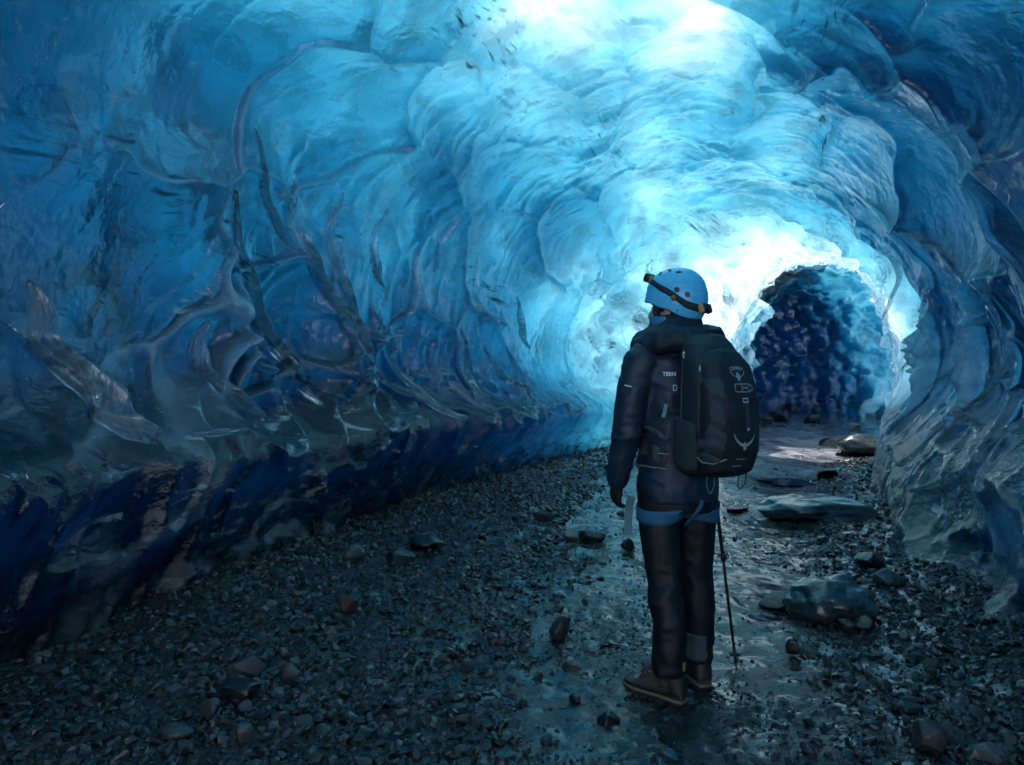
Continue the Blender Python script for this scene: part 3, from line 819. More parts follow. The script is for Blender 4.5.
# grey scuff guards at the hems
for Lg, F in ((R_LEG, RF),):
    a = Vector(Lg[-1]); c = Vector(Lg[-2])
    ring = []
    for k, f in enumerate((.12, .45, .80, 1.0)):
        p = a.lerp(c, f * .62); ring.append([(p.x + .079 * math.cos(t), p.y + .079 * math.sin(t), p.z) for t in np.linspace(R(95), R(262), 16)])
    m = MB(); n = 16
    for r in ring: m.v += r
    for i in range(3):
        for jx in range(n - 1): m.f.append((i * n + jx, i * n + jx + 1, (i + 1) * n + jx + 1, (i + 1) * n + jx))
    m.build('scuff_guard', GAITER, person, solid=.004, subsurf=2, fold=fold_fn(.005, 10, 22, 333))

from mathutils.bvhtree import BVHTree
def bvh_of(o):
    me = o.data; return BVHTree.FromPolygons([v.co[:] for v in me.vertices], [p.vertices[:] for p in me.polygons])
TB = bvh_of(trs)
# ---- climbing harness: leg loops, hanging webbing
def loop_band(c, rx, ry, h, tilt, mat, name, n=40, z_dip=0.0):
    rg = []
    for w, dz in ((1.0, -h), (1.035, -h * .5), (1.04, 0), (1.035, h * .5), (1.0, h)):
        rg.append([(c[0] + rx * w * math.cos(a), c[1] + ry * w * math.sin(a), c[2] + dz + tilt * math.cos(a) + z_dip * math.sin(a)) for a in (2 * math.pi * i / n for i in range(n))])
    return MB().rings(rg, False)
for sx in (-1, 1):
    loop_band((.095 * sx, .004, .795 - .004 * sx), .104, .108, .030, -.016 * sx, HARN, 'x', z_dip=.012).snap(TB, .006).build('harness_loop', HARN, person, solid=.004)
def strap(pts, w, mat, name, parent, th=.003, side=None):
    """flat webbing through points with a side vector"""
    P = [Vector(p) for p in pts]; rg = []
    for i, p in enumerate(P):
        t = (P[min(i + 1, len(P) - 1)] - P[max(i - 1, 0)]).normalized()
        s_ = Vector(side[i] if isinstance(side, list) else side); s_ = (s_ - t * s_.dot(t)).normalized(); nn = t.cross(s_)
        rg.append([p + s_ * w / 2 + nn * th / 2, p - s_ * w / 2 + nn * th / 2, p - s_ * w / 2 - nn * th / 2, p + s_ * w / 2 - nn * th / 2])
    return MB().rings(rg).build(name, mat, parent, bevel=.0008, shade=False)
strap([(-.155, .135, .845), (-.160, .150, .80), (-.162, .157, .74), (-.158, .165, .665)], .036, PALEW, 'hanging_strap', person, .004, (.75, -.5, 0))
strap([(.02, -.150, .86), (.0, -.158, .83), (-.03, -.150, .79), (-.045, -.12, .755)], .020, HARN, 'harness_riser', person, .003, (1, 0, .3))

# ---- gloves: palm, four fingers, thumb
def glove(A, curl, name, thumb_dir, grip=False):
    w = Vector(A[-1]); d = (w - Vector(A[-2])).normalized()
    if grip: d = Vector((0, .92, -.38)).normalized()
    # palm normal faces the body
    inward = Vector((1 if A[0][0] < 0 else -1, 0, 0)); inward = (inward - d * inward.dot(d)).normalized()
    fwd = Vector(thumb_dir); fwd = (fwd - d * fwd.dot(d)); fwd = (fwd - inward * fwd.dot(inward)).normalized()
    m = MB()
    m.limb([(*(w - d * .05), .043), (*(w - d * .015), .039), (*(w + d * .01), .034)])          # cuff
    pr = []
    for k, (hw, ht) in zip((0, .03, .065, .09), ((.030, .020), (.040, .021), (.044, .019), (.042, .016))):
        c = w + d * k
        pr.append([c + fwd * (hw * math.cos(a)) + inward * (ht * math.sin(a)) for a in (2 * math.pi * i / 18 for i in range(18))])
    m.rings(pr)
    for k, (off, ln) in enumerate(((.031, .068), (.0105, .078), (-.0105, .073), (-.030, .057))):
        p = w + d * .075 + fwd * off; pts = [(*p, .0118)]
        ang = 0
        for q, sl in enumerate((.45, .32, .23)):
            ang += curl[q] * (1 + .08 * k)
            dirv = d * math.cos(ang) + inward * math.sin(ang)
            p = p + dirv * ln * sl; pts.append((*p, .0112 - .0012 * q))
        m.limb(pts, 10)
    p = w + d * .022 + fwd * .026; pts = [(*p, .015)]
    for sl, mixv in ((.034, (.62, .74, .22)), (.028, (.84, .38, .40)), (.022, (.90, .10, .50))):
        p = p + (d * mixv[0] + fwd * mixv[1] + inward * mixv[2]).normalized() * sl; pts.append((*p, .0128))
    m.limb(pts, 10)
    o = m.build(name, GLOVE, person, remesh=.0042, smooth_it=2, fold=fold_fn(.0016, 40, 40, 350))
    return o, w, d, inward, fwd
gl, w, d, inw, fw = glove(L_ARM, (.22, .42, .38), 'glove', (.25, 1, .1))
q = MB(); q.box(tuple(w - d * .012 - inw * .036 + fw * .004), (.004, .011, .004)); q.build('cuff_tab', WHITE, gl, bevel=.001)
gr, wr, dr, inr, fr_ = glove(R_ARM, (1.15, 1.25, .85), 'glove', (0, .3, 1), grip=True)

# ---- boots
def boot(F, name):
    M = Matrix.Translation((F[0], F[1], 0)) @ Rz(F[2])
    root = None
    up = MB()
    secs = [(-.125, .040, .030, .085), (-.105, .045, .038, .11), (-.06, .050, .040, .115), (.0, .053, .041, .10), (.05, .053, .046, .082), (.10, .050, .050, .066), (.14, .044, .046, .056), (.163, .036, .030, .048)]
    rg = []
    for y, zc, hw, top in secs:
        r = []
        for i in range(20):
            a = 2 * math.pi * i / 20; c, s_ = math.cos(a), math.sin(a)
            z = .026 + (top - .026) * (.5 + .5 * math.copysign(abs(s_) ** .75, s_)); r.append((hw * math.copysign(abs(c) ** .75, c), y, z))
        rg.append(r)
    up.rings(rg)
    up.stack([(.07, 0, -.055, .046, .068), (.10, 0, -.055, .043, .064), (.135, 0, -.058, .044, .058), (.165, 0, -.060, .047, .058), (.185, 0, -.062, .046, .056)], 22)
    up.limb([(0, -.022, .158, .026), (0, .018, .118, .030), (0, .06, .086, .032)], 12)
    up.xf(M); root = up.build(name, LEATHER, person, remesh=.0055, smooth_it=3, fold=fold_fn(.0022, 18, 22, 360))
    # sole slab with a waist, tan midsole line above it
    def outline(k):
        pts = []
        for y, hw in ((-.132, .012), (-.126, .030), (-.10, .041), (-.05, .040), (.0, .040), (.05, .048), (.10, .053), (.14, .047), (.165, .032), (.176, .012)): pts.append((hw * k, y * (1 + (k - 1) * .5)))
        return pts + [(-x, y) for x, y in reversed(pts)]
    def slab(k0, z0, k1, z1):
        return MB().rings([[(x, y, z0 + (.010 * smooth(.09, .176, np.array(y)).item())) for x, y in outline(k0)], [(x, y, z1 + (.012 * smooth(.09, .176, np.array(y)).item())) for x, y in outline(k1)]])
    s1 = slab(.98, .006, 1.0, .020); 
    for y in np.arange(-.11, .15, .03):
        for sx in (-1, 1): s1.box((.034 * sx, y, .006), (.014, .009, .0065))
    s1.xf(M); s1.build('sole', RUBBER, root, bevel=.0015)
    s2 = slab(1.015, .0205, 1.0, .031); s2.xf(M); s2.build('midsole', SOLE2, root, bevel=.002)
    # rubber rand round toe and heel, ankle panel, laces, eyelets, pull tab
    rd = MB(); n = 44; ro = outline(1.02)
    rg = []
    for kz, kk in ((.0305, 1.02), (.044, 1.03), (.056, .97)):
        rg.append([(x * kk, y * (1 + (kk - 1) * .4), kz + .006 * smooth(.10, .17, np.array(y)).item() + .016 * smooth(-.06, -.12, np.array(y)).item()) for x, y in outline(1.0)])
    rd.rings(rg, False); rd.xf(M); UB = bvh_of(root); rd.snap(UB, .003); rd.build('rand', RUBBER, root, solid=.004, subsurf=1)
    hc = MB(); rg = []
    for z, w_ in ((.05, .048), (.09, .047), (.125, .046)):
        rg.append([(w_ * 1.04 * math.cos(t), -.058 + (.074 - (z - .05) * .12) * math.sin(t), z) for t in np.linspace(R(190), R(350), 14)])
    n = 14
    for r in rg: hc.v += r
    for i in range(2):
        for q in range(n - 1): hc.f.append((i * n + q, i * n + q + 1, (i + 1) * n + q + 1, (i + 1) * n + q))
    hc.xf(M); hc.snap(UB, .003); hc.build('heel_cup', RUBBER, root, solid=.005, subsurf=1)
    lc = MB()
    for k in range(6):
        t = k / 5; y = .075 - .095 * t; z = .108 + .052 * t ** 1.0 + .004; 
        for sx in (-1, 1): lc.limb([(-.026 * sx, y, z - .016, .0022), (0, y - .004, z + .006, .0026), (.026 * sx, y - .014, z - .006, .0022)], 6)
    for sx in (-1, 1):
        lc.limb([(0, -.0, .162, .002), (.022 * sx, .02, .176, .002), (.034 * sx, .035, .150, .002), (.012 * sx, .02, .150, .002)], 6)
        lc.limb([(0, .0, .160, .002), (.03 * sx, .03, .140, .002), (.045 * sx, .045, .105, .002)], 6)
    lc.xf(M); lc.build('laces', GREYW, root)
    for sx in (-1, 1):
        for k in range(5):
            t = k / 4; y = .07 - .085 * t; z = .094 + .042 * t
            ey = MB().ball((.031 * sx, y, z), (.0035, .0035, .0035), 8, 6); ey.xf(M); ey.build('eyelet', METAL, root)
    pt = MB().box((0, -.121, .168), (.009, .003, .018)); pt.xf(M); pt.build('pull_tab', YELLOW, root, bevel=.001)
    return root
boot(LF, 'boot'); boot(RF, 'boot')

# ------------------------------------------------------------------ projection of printed marks on a surface
from mathutils.bvhtree import BVHTree
def bvh_of(o):
    me = o.data; return BVHTree.FromPolygons([v.co[:] for v in me.vertices], [p.vertices[:] for p in me.polygons])
def project(m2, bvhs, org, ex, ey, name, mat, parent, lift=.0016, cuts=2):
    """m2: MB with (x,y,0) points; laid on the surface seen from org looking along ex x ey reversed"""
    org, ex, ey = Vector(org), Vector(ex).normalized(), Vector(ey).normalized(); dn = -(ex.cross(ey)).normalized()
    me = bpy.data.meshes.new('t'); me.from_pydata(m2.v, [], m2.f)
    bm = bmesh.new(); bm.from_mesh(me)
    bmesh.ops.triangulate(bm, faces=bm.faces)
    if cuts: bmesh.ops.subdivide_edges(bm, edges=[e for e in bm.edges if e.calc_length() > .012], cuts=cuts, use_grid_fill=True)
    for v in bm.verts:
        p = org + ex * v.co.x + ey * v.co.y; best = None
        for T in bvhs:
            h_ = T.ray_cast(p - dn * .25, dn)
            if h_[0] is not None and (best is None or h_[3] < best[0]): best = (h_[3], h_[0])
        v.co = (best[1] if best else p) - dn * lift
    bmesh.ops.recalc_face_normals(bm, faces=bm.faces)
    bm.to_mesh(me); bm.free(); me.materials.append(mat); me.name = name
    return link(name, me, parent)
def text_mesh(s, size, arc=0.0, bold=0.0):
    cu = bpy.data.curves.new('t', 'FONT'); cu.body = s; cu.size = size; cu.align_x = 'CENTER'; cu.align_y = 'CENTER'; cu.offset = bold; cu.resolution_u = 3
    o = bpy.data.objects.new('t', cu); COL.objects.link(o); dg = bpy.context.evaluated_depsgraph_get(); dg.update()
    me = bpy.data.meshes.new_from_object(o.evaluated_get(dg), depsgraph=dg)
    m = MB(); v = [x.co.copy() for x in me.vertices]
    if arc:
        for q in v:
            a = q.x / arc; r = arc + q.y; q.x, q.y = r * math.sin(a), r * math.cos(a) - arc
    m.v = [(q.x, q.y, 0) for q in v]; m.f = [tuple(p.vertices) for p in me.polygons]
    bpy.data.objects.remove(o); bpy.data.curves.remove(cu); bpy.data.meshes.remove(me)
    return m
def ribbon(pts, w, closed=False):
    """2-D stroke"""
    m = MB(); P = [Vector((x, y)) for x, y in pts]; n = len(P)
    ws = w if isinstance(w, (list, tuple)) else [w] * n
    for i, p in enumerate(P):
        t = (P[(i + 1) % n if closed else min(i + 1, n - 1)] - P[(i - 1) % n if closed else max(i - 1, 0)]).normalized(); q = Vector((-t.y, t.x)) * ws[i] / 2
        m.v += [(p.x + q.x, p.y + q.y, 0), (p.x - q.x, p.y - q.y, 0)]
    for i in range(n if closed else n - 1):
        a, b2 = 2 * i, 2 * ((i + 1) % n); m.f.append((a, a + 1, b2 + 1, b2))
    return m
def arc_pts(cx, cy, r, a0, a1, n=14, ry=None): return [(cx + r * math.cos(R(a)), cy + (ry or r) * math.sin(R(a))) for a in np.linspace(a0, a1, n)]

JB = bvh_of(jk)
EXL = Vector((math.cos(R(-62)), math.sin(R(-62)), 0)) ; UPZ = Vector((0, 0, 1))
# print on the left shoulder blade, small mark below it and one on the sleeve
exb = Vector((.90, -.42, 0)); 
project(text_mesh('TERN', .022, bold=.0007), [JB], (-.118, -.11, 1.395), exb, (0, -.1, 1), 'chest_print', WHITE, jk)
project(ribbon([(-.006, -.011), (.005, -.011), (.008, -.006), (.008, .006), (.005, .011), (-.006, .011)], .0045, True), [JB], (-.098, -.12, 1.337), exb, (0, 0, 1), 'badge_print', WHITE, jk)
project(ribbon([(-.017, .001), (0, 0), (.017, -.002)], [.006, .005, .004]), [JB], (-.27, -.04, 1.345), (.62, -.78, -.1), (0, 0, 1), 'sleeve_print', WHITE, jk)
# ------------------------------------------------------------------ backpack (same frame as the hiker)
PACK = M_cloth('black_pack_fabric', (.008, .013, .019), .55, 1300, fleck=.2)
PACK2 = M_cloth('dark_grey_stretch_mesh', (.026, .040, .048), .7, 500, fleck=.3)
PACK3 = M_cloth('charcoal_pack_fabric', (.012, .021, .029), .55, 1300, fleck=.2)
pack = tag(empty('backpack', (PX, PY, PZ), PROT_Z), 'black daypack with grey bird emblems worn on the back of the hiker', 'backpack')
def surf(o, lift):
    T = bvh_of(o)
    def f(p):
        q, nrm, i, dd = T.find_nearest(Vector(p)); return q + nrm * lift
    return f
PSEC = [(.975, 0, -.205, .085, .05), (.995, 0, -.225, .130, .092), (1.05, 0, -.25, .148, .118), (1.15, 0, -.265, .153, .130), (1.27, 0, -.268, .152, .131), (1.38, 0, -.255, .148, .118), (1.46, 0, -.238, .138, .100), (1.515, 0, -.215, .120, .078), (1.548, 0, -.197, .090, .050), (1.560, 0, -.19, .05, .025)]
PSEC = [(z, cx, cy * .96, rx * .90, ry * .93) for z, cx, cy, rx, ry in PSEC]
main = MB().stack(PSEC, 36, 2.9).build('main_compartment', PACK3, pack, remesh=.009, smooth_it=3, fold=fold_fn(.007, 7, 9, 400))
fp = MB().stack([(.985, .005, -.30, .07, .05), (1.01, .005, -.315, .112, .075), (1.10, .005, -.325, .128, .092), (1.22, .005, -.328, .130, .094), (1.34, .005, -.315, .126, .088), (1.43, .004, -.295, .112, .072), (1.482, .003, -.272, .085, .05), (1.497, .003, -.262, .05, .026)], 36, 2.7)
front = fp.build('front_pocket', PACK, pack, remesh=.008, smooth_it=3, fold=fold_fn(.006, 8, 8, 405))
FB, MBv = bvh_of(front), bvh_of(main)
BACK = dict(ex=(1, 0, 0), ey=(0, 0, 1))
def on_pack(m2, x, z, mat, name, parent, lift=.0018, cuts=2): return project(m2, [FB, MBv], (x, -.30, z), (1, 0, 0), (0, 0, 1), name, mat, parent, lift, cuts)
# stretch panel at the left rear corner, gathered
pan = MB()
n = 10
for i in range(n):
    z = 1.375 - .325 * i / (n - 1); w0 = -.118 + .012 * math.sin(i * .5); w1 = -.070 + .006 * math.sin(i * 1.3)
    pan.v += [(w0 - .012 * i / n, z - 1.2, 0), (w0 * .5 + w1 * .5, z - 1.2, 0), (w1, z - 1.2, 0)]
for i in range(n - 1):
    for q in (0, 1): pan.f.append((3 * i + q, 3 * i + q + 1, 3 * i + q + 4, 3 * i + q + 3))
pn = on_pack(pan, 0, 1.2, PACK2, 'stretch_panel', pack, .006, 4)
for v in pn.data.vertices: v.co.y -= .0045 * math.sin(v.co.z * 120 + v.co.x * 60) + .003 * math.sin(v.co.z * 63)
for p_ in pn.data.polygons: p_.use_smooth = True
# side pocket on the left
sp = MB(); rg = []
for z, k in ((1.005, .96), (1.03, 1.06), (1.10, 1.09), (1.17, 1.08), (1.215, 1.04)):
    rg.append([(-.150 * k + .012 * math.cos(t * 2), -.245 + .10 * math.sin(t), z + .02 * math.sin(t)) for t in np.linspace(R(-80), R(80), 16)])
for r in rg: sp.v += r
for i in range(4):
    for q in range(15): sp.f.append((i * 16 + q, i * 16 + q + 1, (i + 1) * 16 + q + 1, (i + 1) * 16 + q))
sp.snap(MBv, .009); sp.build('side_pocket', PACK2, pack, solid=.006, subsurf=2, fold=fold_fn(.004, 12, 18, 410))
# zips
def cord(pts, r, mat, name, parent, proj=None, n=8):
    P = [proj(p) if proj else Vector(p) for p in pts]
    return MB().limb([(*p, r) for p in P], n).build(name, mat, parent)
sm, sf = surf(main, .002), surf(front, .0015)
zipm = [(-.152, -.235, z) for z in np.linspace(1.10, 1.38, 8)] + [(-.135, -.21, 1.47), (-.10, -.20, 1.53), (-.04, -.195, 1.56), (.04, -.195, 1.56), (.10, -.20, 1.53), (.135, -.21, 1.47), (.152, -.235, 1.38)]
z1 = cord(zipm, .0034, BLACKP, 'main_zip', pack, sm)
z2 = cord([(-.128, -.33, 1.14), (-.128, -.33, 1.30), (-.122, -.315, 1.38), (-.10, -.30, 1.45), (-.05, -.275, 1.49), (.05, -.275, 1.49), (.10, -.30, 1.45), (.122, -.315, 1.38)], .0034, BLACKP, 'pocket_zip', pack, sf)
for (x, y, z, par, f) in ((-.125, -.215, 1.485, z1, sm), (-.112, -.31, 1.425, z2, sf)):
    q = f((x, y, z)); o_ = Vector((-.5, -.85, 0)) * .006
    cord([q + o_, q + o_ + Vector((-.004, -.004, -.014)), q + o_ + Vector((.002, -.006, -.034)), q + o_ + Vector((.008, -.004, -.020)), q + o_ + Vector((.004, 0, -.002))], .0022, WHITE, 'zip_pull', par)
# emblem, word and clip outline on the upper pocket
word = text_mesh('OSPREY', .0185, arc=-.075, bold=.0004)
word = text_mesh('OSPREY', .0185, arc=.11, bold=.0005)
on_pack(word, .018, 1.415, GREYP, 'word_print', front, .0018, 1)
def bird(s):
    L = [(-1, .55), (-.86, .20), (-.60, -.10), (-.30, -.30), (0, -.38)]
    m = ribbon([(x * s, y * s) for x, y in L + [(-x, y) for x, y in reversed(L[:-1])]], [s * q for q in (.03, .10, .17, .20, .26, .20, .17, .10, .03)])
    b_ = MB(); b_.v = [(q[0] * s, q[1] * s, 0) for q in ((-.10, -.30), (0, -.05), (.10, -.30), (.17, -.62), (0, -.78), (-.17, -.62))]; b_.f = [(0, 1, 2, 3, 4, 5)]
    m.add(b_.v, b_.f); return m
up_e = ribbon(arc_pts(0, .012, .034, 188, 352, 16, .030), .0030); u2 = MB(); u2.v = [(-.011, -.012, 0), (0, .004, 0), (.011, -.012, 0), (.006, -.028, 0), (0, -.034, 0), (-.006, -.028, 0)]; u2.f = [(0, 1, 2, 3, 4, 5)]
up_e.add(u2.v, u2.f); on_pack(up_e, .018, 1.398, GREYP, 'bird_emblem', front)
w_, h_ = .040, .0155
clip = ribbon([(-w_, -h_ * .7), (-w_ * .85, -h_), (w_ * .6, -h_), (w_, -h_ * .55), (w_, h_ * .55), (w_ * .6, h_), (-w_ * .85, h_), (-w_, h_ * .7)], .0032, True)
c2 = ribbon([(-.008, -h_), (-.008, h_)], .003); clip.add(c2.v, c2.f)
c3 = ribbon([(-.006, .004), (.014, .002), (.030, .009)], .0022); clip.add(c3.v, c3.f); c3 = ribbon([(-.006, -.003), (.014, -.001), (.030, -.009)], .0022); clip.add(c3.v, c3.f)
on_pack(clip, .030, 1.338, GREYP, 'light_clip_print', front)
on_pack(bird(.052), .022, 1.135, GREYP, 'bird_emblem', front)
# seam under the upper pocket, buckle and its tail
cord([(-.12, -.37, 1.305), (-.06, -.40, 1.300), (.02, -.41, 1.300), (.09, -.40, 1.305), (.13, -.36, 1.31)], .0026, BLACKP, 'seam', front, sf)
on_pack(ribbon([(-.012, -.007), (.012, -.007), (.012, .007), (-.012, .007)], .004, True), .030, 1.290, WHITE, 'buckle', front, .004)
on_pack(ribbon([(0, .05), (.002, 0), (.004, -.045)], .017), .032, 1.228, PACK2, 'strap_tail', front, .003)
on_pack(ribbon([(-.006, 0), (.006, 0)], .012), .036, 1.178, GREYP, 'strap_end', front, .004)
for zz, xx in ((1.062, .012), (1.035, .0)): on_pack(ribbon([(-.022, 0), (.022, 0)], .0035), xx, zz, GREYP, 'bar_tack', front, .002)
cord([(-.145, -.30, 1.07), (-.125, -.345, 1.045), (-.09, -.375, 1.045), (-.05, -.395, 1.065)], .0022, GREYP, 'piping', pack, surf(front, .003))
# cord loops hanging under the pack, compression cord on the right side
def loop(c, w, h, name, tilt=0.0, r=.0035, mat=GREYW):
    pts = []
    for k in range(15):
        a = math.pi * 2 * k / 14 + math.pi / 2
        pts.append((c[0] + w * math.cos(a) * .7 + tilt * (math.sin(a) - 1) * .3, c[1] + w * math.cos(a) * -.5, c[2] + h * (math.sin(a) - 1) * (1 if math.cos(a) < 0 else .96)))
    return cord(pts, r, mat, name, pack)
loop((-.06, -.315, 1.000), .017, .040, 'tool_loop'); loop((.10, -.315, 1.005), .017, .038, 'tool_loop', .03, .003, BLACKP)
cd = [(.135, -.315, 1.30), (.158, -.29, 1.27), (.135, -.33, 1.235), (.160, -.30, 1.20), (.140, -.33, 1.165), (.155, -.30, 1.13)]
cord([Vector(p) * 1 + Vector((.004, -.006, 0)) for p in cd], .0025, BLACKP, 'compression_cord', pack)
loop((.158, -.335, 1.315), .014, .017, 'cord_loop', 0, .0028, BLACKP)
cord([(.155, -.325, 1.225), (.19, -.335, 1.185), (.215, -.33, 1.19), (.222, -.325, 1.205)], .003, BLACKP, 'cord_tail', pack)
cord([(.170, -.33, 1.205), (.178, -.34, 1.175), (.195, -.335, 1.185)], .0028, BLACKP, 'cord_tail', pack)
# shoulder straps, hip belt, load straps, laid on the jacket
JT = bvh_of(jk)
def lay(p, lift):
    q, nrm, i, dd = JT.find_nearest(Vector(p)); return q + nrm * lift
def body_strap(pts, w, mat, name, parent, lift=.010, th=.010, k=26):
    P = [Vector(p) for p in pts]; out = []; sd = []
    t = np.linspace(0, len(P) - 1, k)
    for a in t:
        i = min(int(a), len(P) - 2); p = P[i].lerp(P[i + 1], a - i); q, nrm, _, _ = JT.find_nearest(p); out.append(q + nrm * lift); sd.append(nrm)
    for _ in range(2): out = [out[0]] + [(out[i - 1] + out[i] * 2 + out[i + 1]) / 4 for i in range(1, k - 1)] + [out[-1]]
    side = []
    for i in range(k):
        tt = (out[min(i + 1, k - 1)] - out[max(i - 1, 0)]).normalized(); side.append(tt.cross(sd[i]).normalized())
    s_ = strap(out, w, mat, name, parent, th, side)
    return out, side, s_, sd
for sx in (-1, 1):
    pts = [(.075 * sx, -.135, 1.47), (.095 * sx, -.09, 1.53), (.11 * sx, .0, 1.53), (.118 * sx, .09, 1.47), (.12 * sx, .15, 1.36), (.125 * sx, .15, 1.24), (.165 * sx, .09, 1.14), (.19 * sx, -.02, 1.08), (.16 * sx, -.12, 1.05)]
    out, side, so, nr = body_strap(pts, .062, PACK3, 'shoulder_strap', pack, .012, .012)
    for q in (-1, 1):
        cord([out[i] + side[i] * .030 * q + nr[i] * .006 for i in range(1, 13)], .0028, GREYW, 'edge_binding', so)
    out, side, so, nr = body_strap([(.148 * sx, -.15, 1.03), (.175 * sx, -.06, 1.03), (.18 * sx, .03, 1.03), (.14 * sx, .11, 1.03), (.06 * sx, .15, 1.03), (.008 * sx, .155, 1.03)], .062, PACK, 'hip_belt', pack, .010, .012)
    for q in (-1, 1): cord([out[i] + side[i] * .031 * q + nr[i] * .006 for i in range(0, 22)], .0022, GREYP, 'edge_binding', so)
    out, side, so, nr = body_strap([(.15 * sx, -.15, 1.115), (.178 * sx, -.06, 1.155), (.178 * sx, .04, 1.19)], .020, GREYW, 'load_strap', pack, .008, .003, 14)
strap([(-.158, -.150, 1.27), (-.164, -.148, 1.235), (-.17, -.145, 1.215)], .016, PALEW, 'strap_label', pack, .003, (.6, -.7, .2))
cord([(-.05, -.115, 1.545), (-.045, -.15, 1.575), (0, -.165, 1.582), (.045, -.15, 1.575), (.05, -.125, 1.545)], .006, PACK2, 'haul_loop', pack)

# ------------------------------------------------------------------ helmet and headlamp
HW = Matrix.Translation((PX, PY, PZ)) @ Rz(PROT_Z) @ HEADM
def head_thing(name, label, cat):
    o = tag(empty(name, (0, 0, 0)), label, cat); o.matrix_world = HW; return o
t = NT('sky_blue_helmet_shell'); co = t.coord('Object'); a = t.noise(co, 60, 5, .7); s_ = t.noise(t.mapping(co, (1, 1, 6), (.4, .2, 0)), 90, 3, .7)
p = t.n('ShaderNodeBsdfPrincipled', Base__Color=t.mixc(t.ramp(s_, [(.66, 0), (.74, .35)]), (.085, .47, .76, 1), (.36, .56, .68, 1)))
t.set(p, 'Roughness', t.ramp(a, [(.3, .18), (.7, .36)])); t.set(t.out, 'Surface', p.outputs[0]); HSHELL = t.m
helm = head_thing('climbing_helmet', 'sky blue climbing helmet with dark vents on the head of the hiker', 'helmet')
HC = Vector((0, -.014, .045)); HR = (.112, .140, .134)
def rim_el(a):
    # height of the lower edge round the head; a = 0 at the right ear, 90 deg = forehead
    f = math.sin(a)
    return .012 + .020 * smooth(.1, .9, np.array(f)).item() - .052 * smooth(.05, -.75, np.array(f)).item() - .014 * math.exp(-((f + .05) / .35) ** 2)
def hpt(a, v, k=1.0):
    """v 0 rim .. 1 crown"""
    z0 = rim_el(a); zc = HC.z + HR[2]
    ez = math.asin(max(-1, min(1, (z0 - HC.z) / HR[2])))
    e = ez + (math.pi / 2 - ez) * v
    flare = 1 + .035 * math.exp(-v / .06)
    c = math.cos(e) ** .88 if math.cos(e) > 0 else 0
    step = .0045 * smooth(.36, .42, np.array(v + .16 * math.sin(a))).item()
    ridge = .003 * math.exp(-((math.cos(a) * c) / .16) ** 2) * (1 if v > .4 else 0)
    kk = k * flare
    return Vector((HC.x + (HR[0] - .002 + step) * c * math.cos(a) * kk, HC.y + (HR[1] - .002 + step) * c * math.sin(a) * kk, HC.z + (HR[2] + ridge) * math.sin(e) * (k if v > .3 else 1)))
na, nv = 64, 26
m = MB(); rg = [[hpt(2 * math.pi * i / na, v) for i in range(na)] for v in np.linspace(0, .985, nv)]
m.rings(rg, False); m.f.append(tuple(len(m.v) - na + i for i in range(na)))
shell = m.build('shell', HSHELL, helm, solid=.007, subsurf=1)
cord_rim = MB().limb([(*hpt(2 * math.pi * i / 48, 0.004), .0042) for i in range(49)], 8, dome=False).build('rim', M_plain('blue_rim', (.035, .30, .55), .45), helm)
def vent(a, v, la, lv, rot=0.0):
    m = MB(); n = 14; c, s2 = math.cos(rot), math.sin(rot)
    ring = []
    for k in range(n):
        q = 2 * math.pi * k / n; x, y = la * math.copysign(abs(math.cos(q)) ** .8, math.cos(q)), lv * math.copysign(abs(math.sin(q)) ** .8, math.sin(q))
        ring.append((a + (x * c - y * s2), v + (x * s2 + y * c) * .64))
    m.rings([[hpt(aa, vv, k) for aa, vv in ring] for k in (1.046, 1.026)])
    return m.build('vent', BLACKP, helm, shade=False)
for base, sg in ((math.pi, 1), (0, -1)):
    for da, v, la, lv, ro in ((-.62, .62, .15, .055, -.5), (-.15, .74, .16, .055, -.25), (.42, .70, .14, .035, .15), (.38, .36, .085, .06, .3), (.72, .34, .085, .06, .1)):
        vent(base + sg * da, v, la, lv, ro * sg)
for sx in (-1, 1):
    cord([(.096 * sx, .045, .015), (.078 * sx, .045, -.05), (.045 * sx, .060, -.11), (0, .070, -.128)], .0045, BLACKP, 'chin_strap', helm)
    cord([(.094 * sx, -.07, -.01), (.082 * sx, -.01, -.055), (.070 * sx, .045, -.072)], .004, BLACKP, 'chin_strap', helm)
lampg = head_thing('headlamp', 'black headlamp with mustard brackets strapped round the blue helmet', 'headlamp')
def band_v(a): return .19 + .30 * (.5 + .5 * math.sin(a)) - .04
rg = []
for k, dv in ((1.03, -.055), (1.048, -.05), (1.048, .05), (1.03, .055)):
    rg.append([hpt(2 * math.pi * i / 72, band_v(2 * math.pi * i / 72) + dv, k) for i in range(72)])
m = MB().rings(rg, False); m.build('strap', M_cloth('navy_elastic', (.012, .022, .036), .7, 600), lampg)
def fit(a, v, k):
    c = hpt(a, v, k); n_ = Vector((math.cos(a), math.sin(a), .35)).normalized(); x = Vector((-math.sin(a), math.cos(a), 0)); z = n_.cross(x).normalized()
    if z.z < 0: z = -z
    return c, Matrix((x, n_, z)).transposed()
c, Rm = fit(math.pi / 2, band_v(math.pi / 2), 1.06)
br = MB().box(c - Rm @ Vector((0, .002, 0)), (.030, .006, .019), Rm); br.build('bracket', YELLOW, lampg, bevel=.004)
lb = MB().box(c + Rm @ Vector((0, .020, .003)), (.029, .016, .020), Rm); lamp_b = lb.build('lamp_body', BLACKP, lampg, bevel=.008)
ln = MB()
for k, r in ((.032, .015), (.040, .016), (.043, .013)):
    ln.v += [c + Rm @ Vector((r * math.cos(q), k, .003 + r * math.sin(q))) for q in (2 * math.pi * i / 20 for i in range(20))]
